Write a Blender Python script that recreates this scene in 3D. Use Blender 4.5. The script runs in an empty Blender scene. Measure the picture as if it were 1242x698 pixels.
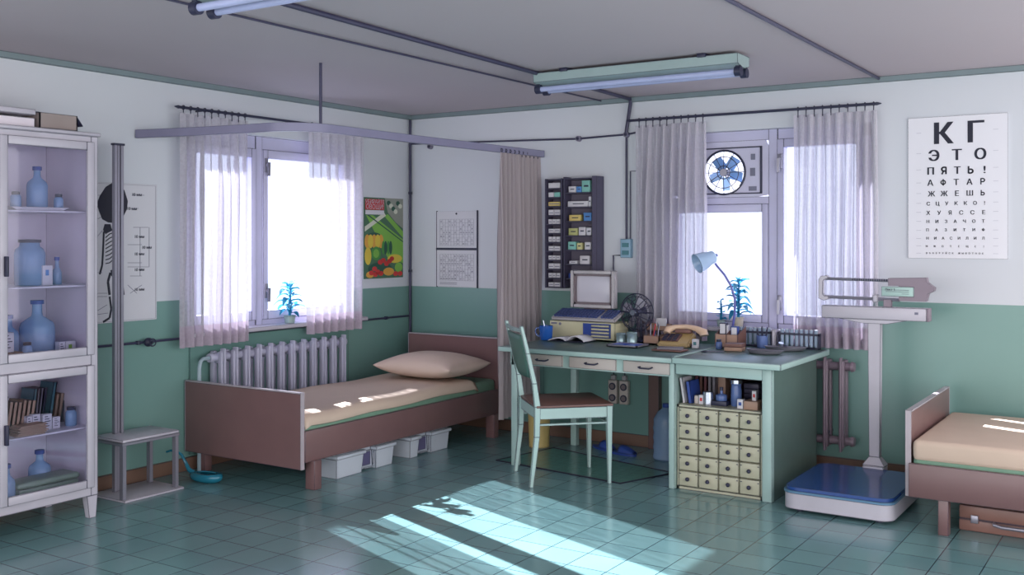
import bpy, bmesh, math, random
from mathutils import Vector, Matrix, Euler
R = math.radians
PI = math.pi
random.seed(7)
SC = bpy.context.scene
COL = SC.collection

# ------------------------------------------------------------------ camera
TH = math.atan(814 / 1250.0)
CAM = Vector((5.355, -6.675, 1.49))
cd = bpy.data.cameras.new('camera'); cam = bpy.data.objects.new('camera', cd); COL.objects.link(cam)
cam.location = CAM; cam.rotation_euler = (PI / 2, 0, TH)
cd.sensor_width = 36; cd.lens = 36 * 1250 / 1242.0
cd.shift_y = -(349 - 289) / 1242.0
cd.clip_start = 0.05; cd.clip_end = 200
SC.camera = cam

# ------------------------------------------------------------------ world, sun, exposure
wd = bpy.data.worlds.new('sky'); SC.world = wd; wd.use_nodes = True
nt = wd.node_tree; nt.nodes.clear()
n_out = nt.nodes.new('ShaderNodeOutputWorld'); n_bg = nt.nodes.new('ShaderNodeBackground')
n_tc = nt.nodes.new('ShaderNodeTexCoord'); n_dot = nt.nodes.new('ShaderNodeVectorMath'); n_dot.operation = 'DOT_PRODUCT'
n_dot.inputs[1].default_value = (-0.62, 0.78, 0.0)
n_mr = nt.nodes.new('ShaderNodeMapRange'); n_mr.interpolation_type = 'SMOOTHSTEP'
n_mr.inputs[1].default_value = -0.15; n_mr.inputs[2].default_value = 0.35
n_mr.inputs[3].default_value = 0.0; n_mr.inputs[4].default_value = 1.0
n_mix = nt.nodes.new('ShaderNodeMix'); n_mix.data_type = 'RGBA'
SKY_FILL = (2.65, 2.6, 2.68); SKY_BRIGHT = (1.3, 1.35, 1.65)  # room-side sky is raised as added fill through the open sides
n_mix.inputs[6].default_value = SKY_FILL + (1,); n_mix.inputs[7].default_value = SKY_BRIGHT + (1,)
nt.links.new(n_tc.outputs['Generated'], n_dot.inputs[0]); nt.links.new(n_dot.outputs['Value'], n_mr.inputs[0])
nt.links.new(n_mr.outputs[0], n_mix.inputs[0]); nt.links.new(n_mix.outputs[2], n_bg.inputs[0])
n_bg.inputs[1].default_value = 1.0
nt.links.new(n_bg.outputs[0], n_out.inputs[0])

sl = bpy.data.lights.new('sun', 'SUN'); sun = bpy.data.objects.new('sun', sl); COL.objects.link(sun)
sl.energy = 32.0; sl.angle = R(0.4); sl.color = (1.0, 0.97, 0.93)
sun.rotation_euler = Vector((1, -0.36, -0.57)).to_track_quat('-Z', 'Y').to_euler()
sun.location = (-4, 0, 4)
SC.view_settings.view_transform = 'Standard'
SC.view_settings.look = 'None'
SC.view_settings.exposure = 0.38
SC.view_settings.gamma = 1.0
SC.view_settings.use_curve_mapping = False
SC.cycles.max_bounces = 8
SC.cycles.transparent_max_bounces = 16
SC.cycles.sample_clamp_indirect = 6
SC.cycles.caustics_reflective = False
SC.cycles.caustics_refractive = False

# ------------------------------------------------------------------ helpers
def P(u, v, **k):
    """a measured sight line met with one world plane x=, y= or z="""
    f = Vector((-math.sin(TH), math.cos(TH), 0)); r = Vector((math.cos(TH), math.sin(TH), 0))
    d = f + r * ((u - 621) / 1250.0) + Vector((0, 0, 1)) * ((289 - v) / 1250.0)
    (a, c), = k.items(); i = 'xyz'.index(a)
    return CAM + d * ((c - CAM[i]) / d[i])

def s2l(c):
    c = c / 255.0
    return c / 12.92 if c <= 0.04045 else ((c + 0.055) / 1.055) ** 2.4
def rgb(r, g, b): return (s2l(r), s2l(g), s2l(b), 1.0)

MATS = {}
INK = (0.018, 0.022, 0.045, 1)
def mat(name, col, rough=0.55, metal=0.0, ink=0.008, noise=0.06, emit=None, coat=0.0, nscale=6.0):
    """painted surface; ink = width of the dark drawn line the thing carries along its edges"""
    m = bpy.data.materials.new(name); m.use_nodes = True; t = m.node_tree; b = t.nodes['Principled BSDF']
    b.inputs['Roughness'].default_value = rough; b.inputs['Metallic'].default_value = metal
    if coat: b.inputs['Coat Weight'].default_value = coat
    tc = t.nodes.new('ShaderNodeTexCoord'); nz = t.nodes.new('ShaderNodeTexNoise')
    nz.inputs['Scale'].default_value = nscale; nz.inputs['Detail'].default_value = 4
    t.links.new(tc.outputs['Object'], nz.inputs['Vector'])
    mx = t.nodes.new('ShaderNodeMix'); mx.data_type = 'RGBA'
    c = col if len(col) == 4 else rgb(*col)
    lo = tuple(x * (1 - noise * 2) for x in c[:3]) + (1,); hi = tuple(min(1, x * (1 + noise * 2)) for x in c[:3]) + (1,)
    mx.inputs[6].default_value = lo; mx.inputs[7].default_value = hi
    t.links.new(nz.outputs['Fac'], mx.inputs[0]); last = mx.outputs[2]
    if ink:
        bv = t.nodes.new('ShaderNodeBevel'); bv.samples = 6; bv.inputs['Radius'].default_value = ink
        ge = t.nodes.new('ShaderNodeNewGeometry')
        dt = t.nodes.new('ShaderNodeVectorMath'); dt.operation = 'DOT_PRODUCT'
        t.links.new(bv.outputs[0], dt.inputs[0]); t.links.new(ge.outputs['Normal'], dt.inputs[1])
        mr = t.nodes.new('ShaderNodeMapRange'); mr.inputs[1].default_value = 0.93; mr.inputs[2].default_value = 0.996
        mr.inputs[3].default_value = 1; mr.inputs[4].default_value = 0
        t.links.new(dt.outputs['Value'], mr.inputs[0])
        m2 = t.nodes.new('ShaderNodeMix'); m2.data_type = 'RGBA'; m2.inputs[7].default_value = INK
        t.links.new(mr.outputs[0], m2.inputs[0]); t.links.new(last, m2.inputs[6]); last = m2.outputs[2]
    t.links.new(last, b.inputs['Base Color'])
    if emit:
        b.inputs['Emission Color'].default_value = emit[0]; b.inputs['Emission Strength'].default_value = emit[1]
    MATS[name] = m
    return m

def glass(name, tint, amount, body=(150, 180, 210), rough=0.08):
    """see-through tinted glass; amount = share of clear transmission"""
    m = bpy.data.materials.new(name); m.use_nodes = True; t = m.node_tree; b = t.nodes['Principled BSDF']
    b.inputs['Base Color'].default_value = rgb(*body); b.inputs['Roughness'].default_value = rough
    tr = t.nodes.new('ShaderNodeBsdfTransparent'); tr.inputs[0].default_value = rgb(*tint)
    mx = t.nodes.new('ShaderNodeMixShader'); mx.inputs[0].default_value = amount
    t.links.new(b.outputs[0], mx.inputs[1]); t.links.new(tr.outputs[0], mx.inputs[2])
    t.links.new(mx.outputs[0], t.nodes['Material Output'].inputs['Surface'])
    return m

def pane(name, refl=0.07, tint=(245, 248, 255)):
    m = bpy.data.materials.new(name); m.use_nodes = True; t = m.node_tree
    t.nodes.remove(t.nodes['Principled BSDF'])
    g = t.nodes.new('ShaderNodeBsdfGlossy'); g.inputs['Roughness'].default_value = 0.03
    tr = t.nodes.new('ShaderNodeBsdfTransparent'); tr.inputs[0].default_value = rgb(*tint)
    mx = t.nodes.new('ShaderNodeMixShader'); mx.inputs[0].default_value = refl
    t.links.new(tr.outputs[0], mx.inputs[1]); t.links.new(g.outputs[0], mx.inputs[2])
    t.links.new(mx.outputs[0], t.nodes['Material Output'].inputs['Surface'])
    return m

def cloth(name, col, clear, trans):
    m = bpy.data.materials.new(name); m.use_nodes = True; t = m.node_tree
    t.nodes.remove(t.nodes['Principled BSDF'])
    d = t.nodes.new('ShaderNodeBsdfDiffuse'); d.inputs[0].default_value = rgb(*col)
    l = t.nodes.new('ShaderNodeBsdfTranslucent'); l.inputs[0].default_value = rgb(*col)
    tr = t.nodes.new('ShaderNodeBsdfTransparent')
    a = t.nodes.new('ShaderNodeMixShader'); a.inputs[0].default_value = trans
    b = t.nodes.new('ShaderNodeMixShader'); b.inputs[0].default_value = clear
    t.links.new(d.outputs[0], a.inputs[1]); t.links.new(l.outputs[0], a.inputs[2])
    t.links.new(a.outputs[0], b.inputs[1]); t.links.new(tr.outputs[0], b.inputs[2])
    # weave: fine threads change how much light the cloth lets straight through
    tc = t.nodes.new('ShaderNodeTexCoord'); nz = t.nodes.new('ShaderNodeTexNoise'); nz.inputs['Scale'].default_value = 60
    mr = t.nodes.new('ShaderNodeMapRange'); mr.inputs[3].default_value = max(0, clear - 0.12); mr.inputs[4].default_value = clear + 0.12
    t.links.new(tc.outputs['Object'], nz.inputs['Vector']); t.links.new(nz.outputs['Fac'], mr.inputs[0])
    if clear > 0:      # thin weave: seen or lit edge-on along a fold it closes up
        lw = t.nodes.new('ShaderNodeLayerWeight'); lw.inputs['Blend'].default_value = 0.5
        iv = t.nodes.new('ShaderNodeMath'); iv.operation = 'SUBTRACT'; iv.inputs[0].default_value = 1.0; t.links.new(lw.outputs['Facing'], iv.inputs[1])
        ml = t.nodes.new('ShaderNodeMath'); ml.operation = 'MULTIPLY'; t.links.new(iv.outputs[0], ml.inputs[0]); t.links.new(mr.outputs[0], ml.inputs[1])
        t.links.new(ml.outputs[0], b.inputs[0])
    t.links.new(b.outputs[0], t.nodes['Material Output'].inputs['Surface'])
    return m

def top_of(o):
    while o.parent: o = o.parent
    return o

class MB:
    def __init__(self): self.bm = bmesh.new(); self.mi = 0
    def _fin(self, geo):
        for f in geo:
            f.material_index = self.mi
        return self
    def _faces(self, fn):
        before = set(self.bm.faces); fn(); self._fin([f for f in self.bm.faces if f not in before]); return self
    def box(self, x0, x1, y0, y1, z0, z1, bev=0.0, seg=2, M=None):
        def fn():
            r = bmesh.ops.create_cube(self.bm, size=1)
            vs = r['verts']
            for v in vs:
                v.co = Vector(((x0 + x1) / 2 + v.co.x * (x1 - x0), (y0 + y1) / 2 + v.co.y * (y1 - y0), (z0 + z1) / 2 + v.co.z * (z1 - z0)))
                if M: v.co = M @ v.co
            if bev:
                es = {e for v in vs for e in v.link_edges}
                bmesh.ops.bevel(self.bm, geom=list(es), offset=bev, segments=seg, profile=0.5, affect='EDGES')
        return self._faces(fn)
    def hexa(self, b4, t4):
        def fn():
            v = [self.bm.verts.new(p) for p in list(b4) + list(t4)]
            for q in ((3, 2, 1, 0), (4, 5, 6, 7), (0, 1, 5, 4), (1, 2, 6, 5), (2, 3, 7, 6), (3, 0, 4, 7)):
                self.bm.faces.new([v[i] for i in q])
        return self._faces(fn)
    def prism(self, pts, axis, a, b):
        """pts are 2D in the two other axes (x: y,z; y: x,z; z: x,y), extruded from a to b along axis"""
        def mk(p, c):
            return {'x': (c, p[0], p[1]), 'y': (p[0], c, p[1]), 'z': (p[0], p[1], c)}[axis]
        def fn():
            A = [self.bm.verts.new(mk(p, a)) for p in pts]; B = [self.bm.verts.new(mk(p, b)) for p in pts]
            n = len(pts)
            fs = [self.bm.faces.new(A), self.bm.faces.new(B[::-1])]
            for i in range(n): fs.append(self.bm.faces.new([A[i], B[i], B[(i + 1) % n], A[(i + 1) % n]]))
            bmesh.ops.recalc_face_normals(self.bm, faces=fs)
        return self._faces(fn)
    def cyl(self, p0, p1, r0, r1=None, seg=16, caps=True):
        r1 = r0 if r1 is None else r1
        p0 = Vector(p0); p1 = Vector(p1)
        d = p1 - p0; q = d.to_track_quat('Z', 'Y').to_matrix().to_4x4()
        def fn():
            bmesh.ops.create_cone(self.bm, cap_ends=caps, cap_tris=False, segments=seg, radius1=r0, radius2=r1, depth=d.length,
                                  matrix=Matrix.Translation((p0 + p1) / 2) @ q)
        return self._faces(fn)
    def tube(self, path, r, seg=8, closed=False, rs=None):
        path = [Vector(p) for p in path]; n = len(path)
        def fn():
            rings = []; up = None
            for i, p in enumerate(path):
                if closed: t = (path[(i + 1) % n] - path[i - 1])
                else: t = path[min(i + 1, n - 1)] - path[max(i - 1, 0)]
                t.normalize()
                if up is None:
                    up = Vector((0, 0, 1)) if abs(t.z) < 0.9 else Vector((1, 0, 0))
                a = t.cross(up)
                if a.length < 1e-5: a = t.cross(Vector((0, 1, 0)))
                a.normalize(); b = a.cross(t).normalized(); up = b
                rr = rs[i] if rs else r
                rings.append([self.bm.verts.new(p + (a * math.cos(2 * PI * k / seg) + b * math.sin(2 * PI * k / seg)) * rr) for k in range(seg)])
            m = n if closed else n - 1
            for i in range(m):
                A = rings[i]; B = rings[(i + 1) % n]
                for k in range(seg):
                    self.bm.faces.new([A[k], A[(k + 1) % seg], B[(k + 1) % seg], B[k]])
            if not closed:
                self.bm.faces.new(rings[0][::-1]); self.bm.faces.new(rings[-1])
        before = set(self.bm.faces); fn()
        fs = [f for f in self.bm.faces if f not in before]
        bmesh.ops.recalc_face_normals(self.bm, faces=fs)
        return self._fin(fs)
    def lathe(self, prof, c=(0, 0, 0), seg=20, M=None):
        """prof: list of (r, z) from bottom to top"""
        c = Vector(c)
        def fn():
            rings = []
            for r, z in prof:
                if r < 1e-5: rings.append([self.bm.verts.new(c + Vector((0, 0, z)))])
                else: rings.append([self.bm.verts.new(c + Vector((r * math.cos(2 * PI * k / seg), r * math.sin(2 * PI * k / seg), z))) for k in range(seg)])
            for A, B in zip(rings[:-1], rings[1:]):
                for k in range(seg):
                    j = (k + 1) % seg
                    if len(A) == 1 and len(B) == 1: continue
                    if len(A) == 1: self.bm.faces.new([A[0], B[j], B[k]])
                    elif len(B) == 1: self.bm.faces.new([A[k], A[j], B[0]])
                    else: self.bm.faces.new([A[k], A[j], B[j], B[k]])
            if M:
                for g in rings:
                    for v in g: v.co = M @ v.co
        return self._faces(fn)
    def torus(self, c, axis, R0, r, seg=32, s2=6):
        axis = Vector(axis).normalized(); q = axis.to_track_quat('Z', 'Y')
        pts = [Vector(c) + q @ Vector((R0 * math.cos(2 * PI * k / seg), R0 * math.sin(2 * PI * k / seg), 0)) for k in range(seg)]
        return self.tube(pts, r, s2, closed=True)
    def ball(self, c, r, seg=12, sc=(1, 1, 1)):
        def fn():
            bmesh.ops.create_uvsphere(self.bm, u_segments=seg, v_segments=max(6, seg // 2), radius=1,
                                      matrix=Matrix.Translation(c) @ Matrix.Diagonal((r * sc[0], r * sc[1], r * sc[2], 1)))
        return self._faces(fn)
    def grid(self, rows):
        """rows: list of lists of points -> sheet"""
        def fn():
            V = [[self.bm.verts.new(p) for p in row] for row in rows]
            for i in range(len(V) - 1):
                for j in range(len(V[0]) - 1):
                    self.bm.faces.new([V[i][j], V[i][j + 1], V[i + 1][j + 1], V[i + 1][j]])
        return self._faces(fn)
    def build(self, name, mats, parent=None, smooth=35, solid=0.0, sub=0):
        if not isinstance(mats, (list, tuple)): mats = [mats]
        if parent is not None:
            r = top_of(parent)
            M = (Matrix.Translation(r.location) @ r.rotation_euler.to_matrix().to_4x4()).inverted()
            self.bm.transform(M); loc = None
        else:
            xs = [v.co for v in self.bm.verts]
            lo = Vector((min(c.x for c in xs), min(c.y for c in xs), min(c.z for c in xs)))
            hi = Vector((max(c.x for c in xs), max(c.y for c in xs), max(c.z for c in xs)))
            loc = Vector(((lo.x + hi.x) / 2, (lo.y + hi.y) / 2, lo.z))
            self.bm.transform(Matrix.Translation(-loc))
        me = bpy.data.meshes.new(name); self.bm.to_mesh(me); self.bm.free()
        for m in mats: me.materials.append(m)
        if smooth:
            for p in me.polygons: p.use_smooth = True
            me.set_sharp_from_angle(angle=R(smooth))
        o = bpy.data.objects.new(name, me); COL.objects.link(o)
        if parent is not None: o.parent = parent
        else: o.location = loc
        if solid:
            md = o.modifiers.new('thickness', 'SOLIDIFY'); md.thickness = solid; md.offset = 0
        if sub:
            md = o.modifiers.new('smooth', 'SUBSURF'); md.levels = sub; md.render_levels = sub
        return o

def tag(o, label, cat, group=None):
    o['label'] = label; o['category'] = cat
    if group: o['group'] = group
    return o
def T(name, label, cat, loc=(0, 0, 0), rz=0, group=None):
    o = bpy.data.objects.new(name, None); COL.objects.link(o); o.location = loc; o.rotation_euler = (0, 0, rz)
    o.empty_display_size = 0.05
    return tag(o, label, cat, group)
def ST(name, mb, m, parent=None, **k):
    o = mb.build(name, m, parent, **k)
    if parent is None: o['kind'] = 'structure'
    return o
def SE(name, loc=(0, 0, 0)):
    o = bpy.data.objects.new(name, None); COL.objects.link(o); o.location = loc; o['kind'] = 'structure'; return o
def dup(root, loc, rz=0, label=None, group=None, scale=None):
    r = root.copy(); COL.objects.link(r); r.location = loc; r.rotation_euler = (0, 0, rz)
    if label: r['label'] = label
    if group: r['group'] = group
    if scale: r.scale = scale
    for ch in list(root.children):
        c = ch.copy(); COL.objects.link(c); c.parent = r
        for g in list(ch.children):
            d = g.copy(); COL.objects.link(d); d.parent = c
    return r

def arc_pts(cx, cy, rx, ry, a0, a1, n=12): return [(cx + rx * math.cos(R(a0 + (a1 - a0) * k / n)), cy + ry * math.sin(R(a0 + (a1 - a0) * k / n))) for k in range(n + 1)]
BOWL = [(.08, .69), (.28, .69)] + arc_pts(.28, .505, .19, .185, 90, -90) + [(.08, .32)]
DRAWN = {   # letters drawn stroke by stroke, unit em, centred about x = .29
    'Р': [[(.08, 0), (.08, .73)], BOWL],
    'Ь': [[(.08, 0), (.08, .73)], [(x, y - .28) for x, y in BOWL]],
    'Я': [[(.48, 0), (.48, .73)], [(.56 - x, y) for x, y in BOWL], [(.26, .33), (.10, 0)]],
    'Ф': [[(.29, -.03), (.29, .76)], arc_pts(.29, .365, .25, .22, 0, 360, 26)]}
def drawn_into(mb, ch, origin, size, y_, wd, depth=.001):
    for pts in DRAWN[ch]:
        pts = [Vector(p) for p in pts]
        for i in range(len(pts) - 1):
            a, b = pts[i], pts[i + 1]; d = (b - a).normalized()
            e = .02 if 0 < i < len(pts) - 2 else 0
            nn = Vector((-d.y, d.x)) * wd / 2; a2 = a - d * e; b2 = b + d * e
            q = [a2 + nn, b2 + nn, b2 - nn, a2 - nn]
            mb.prism([(origin[0] + (p.x - .29) * size, origin[2] + p.y * size) for p in q], 'y', y_, y_ + depth)
def text_into(mb, s, origin, ax, up, size, bold=0.0, depth=0.001, align='CENTER', nrm=None):
    """letters as a thin raised mesh: origin is the baseline point, ax and up the writing directions"""
    cu = bpy.data.curves.new('t', 'FONT'); cu.body = s; cu.size = 1.0; cu.align_x = align
    cu.resolution_u = 8; cu.extrude = depth / 2 / size
    ob = bpy.data.objects.new('t', cu); COL.objects.link(ob)
    bpy.context.view_layer.update()
    dg = bpy.context.evaluated_depsgraph_get()
    me = bpy.data.meshes.new_from_object(ob.evaluated_get(dg))
    ax = Vector(ax).normalized(); up = Vector(up).normalized(); n = ax.cross(up)
    M = Matrix(((ax.x, up.x, n.x, origin[0]), (ax.y, up.y, n.y, origin[1]), (ax.z, up.z, n.z, origin[2]), (0, 0, 0, 1)))
    me.transform(M @ Matrix.Scale(size, 4))
    before = set(mb.bm.faces)
    mb.bm.from_mesh(me)
    if bold:
        for k in (-1, 1):
            me.transform(Matrix.Translation(ax * bold * (k if k < 0 else 2) + n * .00025))
            mb.bm.from_mesh(me)
    for f in mb.bm.faces:
        if f not in before: f.material_index = mb.mi
    bpy.data.meshes.remove(me); bpy.data.objects.remove(ob); bpy.data.curves.remove(cu)

# ------------------------------------------------------------------ materials
M_white = mat('white_enamel', (186, 182, 192), 0.35)
M_frame = mat('window_paint', (190, 188, 214), 0.4)
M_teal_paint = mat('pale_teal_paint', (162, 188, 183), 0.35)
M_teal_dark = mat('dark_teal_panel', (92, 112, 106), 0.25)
M_desktop = mat('green_desk_linoleum', (74, 104, 98), 0.34, ink=0.006)
M_cream = mat('cream_drawer', (186, 176, 170), 0.45)
M_ivory = mat('ivory_drawer', (184, 182, 158), 0.45)
M_bed = mat('brown_laminate', (118, 90, 90), 0.28)
M_bed_edge = mat('pale_edge_band', (176, 166, 172), 0.4, ink=0.002)
M_sheet = mat('cream_bedding', (206, 184, 166), 0.85, ink=0.006, noise=0.03)
M_pillow = mat('cream_pillow', (206, 184, 170), 0.85, ink=0, noise=0.03)
M_green_sheet = mat('green_mattress', (116, 150, 130), 0.8)
M_rad = mat('radiator_enamel', (176, 176, 196), 0.3, ink=0)
M_rad_dk = mat('brownish_radiator_enamel', (128, 112, 124), 0.35, ink=0)  # browner, darker enamel colour for the radiator by the desk
M_pipe = mat('dark_pipe', (54, 54, 80), 0.4, ink=0)
M_pipe_gr = mat('grey_pipe', (120, 116, 134), 0.4, ink=0)
M_pipe_lt = mat('pale_pipe', (150, 170, 180), 0.35, ink=0)
M_track = mat('curtain_track_metal', (132, 130, 156), 0.35, ink=0.005)
M_dark = mat('dark_navy', (40, 42, 66), 0.45, ink=0)
M_black = mat('ink_black', (22, 24, 44), 0.6, ink=0)
M_paper = mat('paper', (206, 206, 212), 0.8, ink=0.002, noise=0.02)
M_line = mat('printed_grey_line', (120, 120, 138), 0.8, ink=0)
M_brown_seat = mat('brown_seat', (118, 84, 76), 0.4)
M_base = mat('brown_baseboard', (118, 92, 78), 0.4)
M_cornice = mat('cornice_paint', (120, 136, 140), 0.5, ink=0.006)
M_metal = mat('grey_metal', (150, 148, 160), 0.3, 0.5, ink=0.002)
M_chrome = mat('chrome', (190, 196, 210), 0.15, 0.9, ink=0)
M_grey_case = mat('grey_scale_casting', (136, 122, 134), 0.45, ink=0.003)
M_blue = mat('blue_enamel', (34, 88, 168), 0.2, ink=0.002)
M_blue_plate = mat('blue_scale_plate', (40, 74, 138), 0.18, ink=0.006)
M_blue_edge = mat('light_blue_rubber', (90, 130, 160), 0.4, ink=0.002)
M_pan = mat('teal_blue_enamel', (34, 112, 134), 0.15, ink=0)
M_beige = mat('beige_plastic', (196, 192, 158), 0.45)
M_mon = mat('grey_monitor_plastic', (176, 172, 174), 0.4)
M_mon_dk = mat('brown_grey_bezel', (116, 104, 108), 0.45, ink=0.002)
M_screen = mat('pale_screen_glass', (196, 194, 204), 0.12, ink=0, noise=0.02)
M_key = mat('navy_keys', (62, 76, 124), 0.5, ink=0)
M_wood = mat('light_wood', (164, 132, 114), 0.55, ink=0.003)
M_wood_dk = mat('dark_wood', (116, 82, 74), 0.55, ink=0.003)
M_phone = mat('tan_telephone_plastic', (184, 158, 106), 0.25, ink=0.003)
M_rack = mat('dark_pigeonhole_wood', (74, 70, 92), 0.5)
M_rack_in = mat('pigeonhole_back', (98, 92, 108), 0.6, ink=0)
M_fix = mat('mint_lamp_housing', (146, 166, 166), 0.4)
M_tube = mat('unlit_tube', (168, 176, 212), 0.2, ink=0)
M_bin = mat('tan_bin', (190, 168, 108), 0.5)
M_slip = mat('blue_felt_slipper', (36, 66, 140), 0.6)
M_carton = mat('brown_carton', (150, 138, 134), 0.7)
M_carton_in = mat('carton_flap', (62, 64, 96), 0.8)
M_box_white = mat('white_plastic_box', (196, 202, 212), 0.35)
M_greenbox = mat('grey_green_tin', (122, 142, 122), 0.4)
M_tin = mat('tin_can', (150, 174, 178), 0.25, 0.4, ink=0.002)
M_case = mat('brown_leather', (142, 104, 94), 0.4)
M_case_dk = mat('dark_brown_leather', (86, 62, 72), 0.4)
M_booktan = mat('tan_book_cloth', (176, 146, 122), 0.7, ink=0.002)
M_bookteal = mat('teal_book_cloth', (76, 126, 134), 0.6, ink=0.002)
M_bookgrey = mat('grey_book_cloth', (124, 120, 128), 0.7, ink=0.002)
M_bookblue = mat('blue_book_cloth', (40, 68, 144), 0.5, ink=0.002)
M_bookred = mat('maroon_book_cloth', (104, 62, 68), 0.6, ink=0.002)
M_yellow = mat('yellow_card', (206, 184, 112), 0.6, ink=0.001)
M_mint = mat('mint_card', (128, 186, 176), 0.6, ink=0.001)
M_skyb = mat('sky_blue_card', (84, 136, 196), 0.6, ink=0.001)
M_lime = mat('lime_card', (130, 176, 72), 0.6, ink=0.001)
M_cardwhite = mat('white_card', (204, 202, 208), 0.6, ink=0.001)
M_leaf = None
M_pot = mat('cream_pot', (190, 182, 168), 0.5, ink=0.002)
M_pot2 = mat('grey_green_pot', (150, 170, 168), 0.5, ink=0.002)
M_red = mat('red_print', (190, 52, 56), 0.7, ink=0)
G_bottle = glass('blue_bottle_glass', (176, 208, 234), 0.40, (158, 194, 226), 0.1)
G_bottle_dk = glass('deep_blue_bottle_glass', (120, 150, 205), 0.3, (104, 130, 186), 0.1)
G_tube = glass('clear_tube_glass', (214, 230, 244), 0.45, (206, 222, 240), 0.1)
G_jug = glass('blue_jug_plastic', (150, 178, 210), 0.3, (136, 164, 196), 0.25)
G_win = pane('window_glass', 0.05)
G_cab = pane('cabinet_glass', 0.035, (240, 240, 248))
M_leaf = cloth('blue_green_leaf', (60, 138, 168), 0, .45)
M_leaf2 = cloth('pale_leaf', (112, 178, 204), 0, .45)
C_sheer = cloth('sheer_curtain_cloth', (198, 194, 204), 0.34, 0.10)
C_sheer_hem = cloth('sheer_curtain_hem', (184, 170, 184), 0.14, 0.10)
C_bed = cloth('bed_curtain_cloth', (176, 166, 168), 0.0, 0.25)

# walls: pale paint above, green oil paint below a line; a faint broad unevenness
def wall_mat(name, zline):
    m = mat(name, (204, 208, 214), 0.6, ink=0, noise=0.02, nscale=1.2); t = m.node_tree; b = t.nodes['Principled BSDF']
    up = b.inputs['Base Color'].links[0].from_socket
    ge = t.nodes.new('ShaderNodeNewGeometry'); sx = t.nodes.new('ShaderNodeSeparateXYZ')
    t.links.new(ge.outputs['Position'], sx.inputs[0])
    gt = t.nodes.new('ShaderNodeMath'); gt.operation = 'LESS_THAN'; gt.inputs[1].default_value = zline
    t.links.new(sx.outputs['Z'], gt.inputs[0])
    nz = t.nodes.new('ShaderNodeTexNoise'); nz.inputs['Scale'].default_value = 2.0
    t.links.new(ge.outputs['Position'], nz.inputs['Vector'])
    gm = t.nodes.new('ShaderNodeMix'); gm.data_type = 'RGBA'
    gm.inputs[6].default_value = rgb(110, 148, 141); gm.inputs[7].default_value = rgb(120, 156, 149)
    t.links.new(nz.outputs['Fac'], gm.inputs[0])
    mx = t.nodes.new('ShaderNodeMix'); mx.data_type = 'RGBA'
    t.links.new(gt.outputs[0], mx.inputs[0]); t.links.new(up, mx.inputs[6]); t.links.new(gm.outputs[2], mx.inputs[7])
    t.links.new(mx.outputs[2], b.inputs['Base Color'])
    rr = t.nodes.new('ShaderNodeMapRange'); rr.inputs[3].default_value = 0.6; rr.inputs[4].default_value = 0.3
    t.links.new(gt.outputs[0], rr.inputs[0]); t.links.new(rr.outputs[0], b.inputs['Roughness'])
    return m
M_wall = wall_mat('wall_paint', 1.095)
M_green = mat('green_oil_paint', (104, 142, 135), 0.3, ink=0.006, nscale=2)
M_ceil = mat('ceiling_paint', (178, 168, 174), 0.8, ink=0, noise=0.02, nscale=1.0)

def floor_mat():
    m = bpy.data.materials.new('floor_tiles'); m.use_nodes = True; t = m.node_tree; b = t.nodes['Principled BSDF']
    ge = t.nodes.new('ShaderNodeNewGeometry')
    br = t.nodes.new('ShaderNodeTexBrick'); br.offset = 0.0; br.squash = 1.0
    br.inputs['Scale'].default_value = 1.0; br.inputs['Brick Width'].default_value = 0.2; br.inputs['Row Height'].default_value = 0.2
    br.inputs['Mortar Size'].default_value = 0.0025; br.inputs['Mortar Smooth'].default_value = 0.1
    br.inputs['Color1'].default_value = rgb(104, 140, 143); br.inputs['Color2'].default_value = rgb(114, 150, 151)
    br.inputs['Mortar'].default_value = rgb(38, 62, 74)
    t.links.new(ge.outputs['Position'], br.inputs['Vector'])
    nz = t.nodes.new('ShaderNodeTexNoise'); nz.inputs['Scale'].default_value = 1.4; nz.inputs['Detail'].default_value = 5
    t.links.new(ge.outputs['Position'], nz.inputs['Vector'])
    hs = t.nodes.new('ShaderNodeHueSaturation'); mr = t.nodes.new('ShaderNodeMapRange')
    mr.inputs[3].default_value = 0.8; mr.inputs[4].default_value = 1.2
    t.links.new(nz.outputs['Fac'], mr.inputs[0]); t.links.new(mr.outputs[0], hs.inputs['Value'])
    t.links.new(br.outputs['Color'], hs.inputs['Color']); t.links.new(hs.outputs[0], b.inputs['Base Color'])
    r2 = t.nodes.new('ShaderNodeMapRange'); r2.inputs[3].default_value = 0.08; r2.inputs[4].default_value = 0.28
    t.links.new(nz.outputs['Fac'], r2.inputs[0]); t.links.new(r2.outputs[0], b.inputs['Roughness'])
    b.inputs['Specular IOR Level'].default_value = 0.7
    bp = t.nodes.new('ShaderNodeBump'); bp.inputs['Strength'].default_value = 0.3; bp.inputs['Distance'].default_value = 0.002
    bp.invert = True
    t.links.new(br.outputs['Fac'], bp.inputs['Height']); t.links.new(bp.outputs[0], b.inputs['Normal'])
    return m
M_floor = floor_mat()

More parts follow.
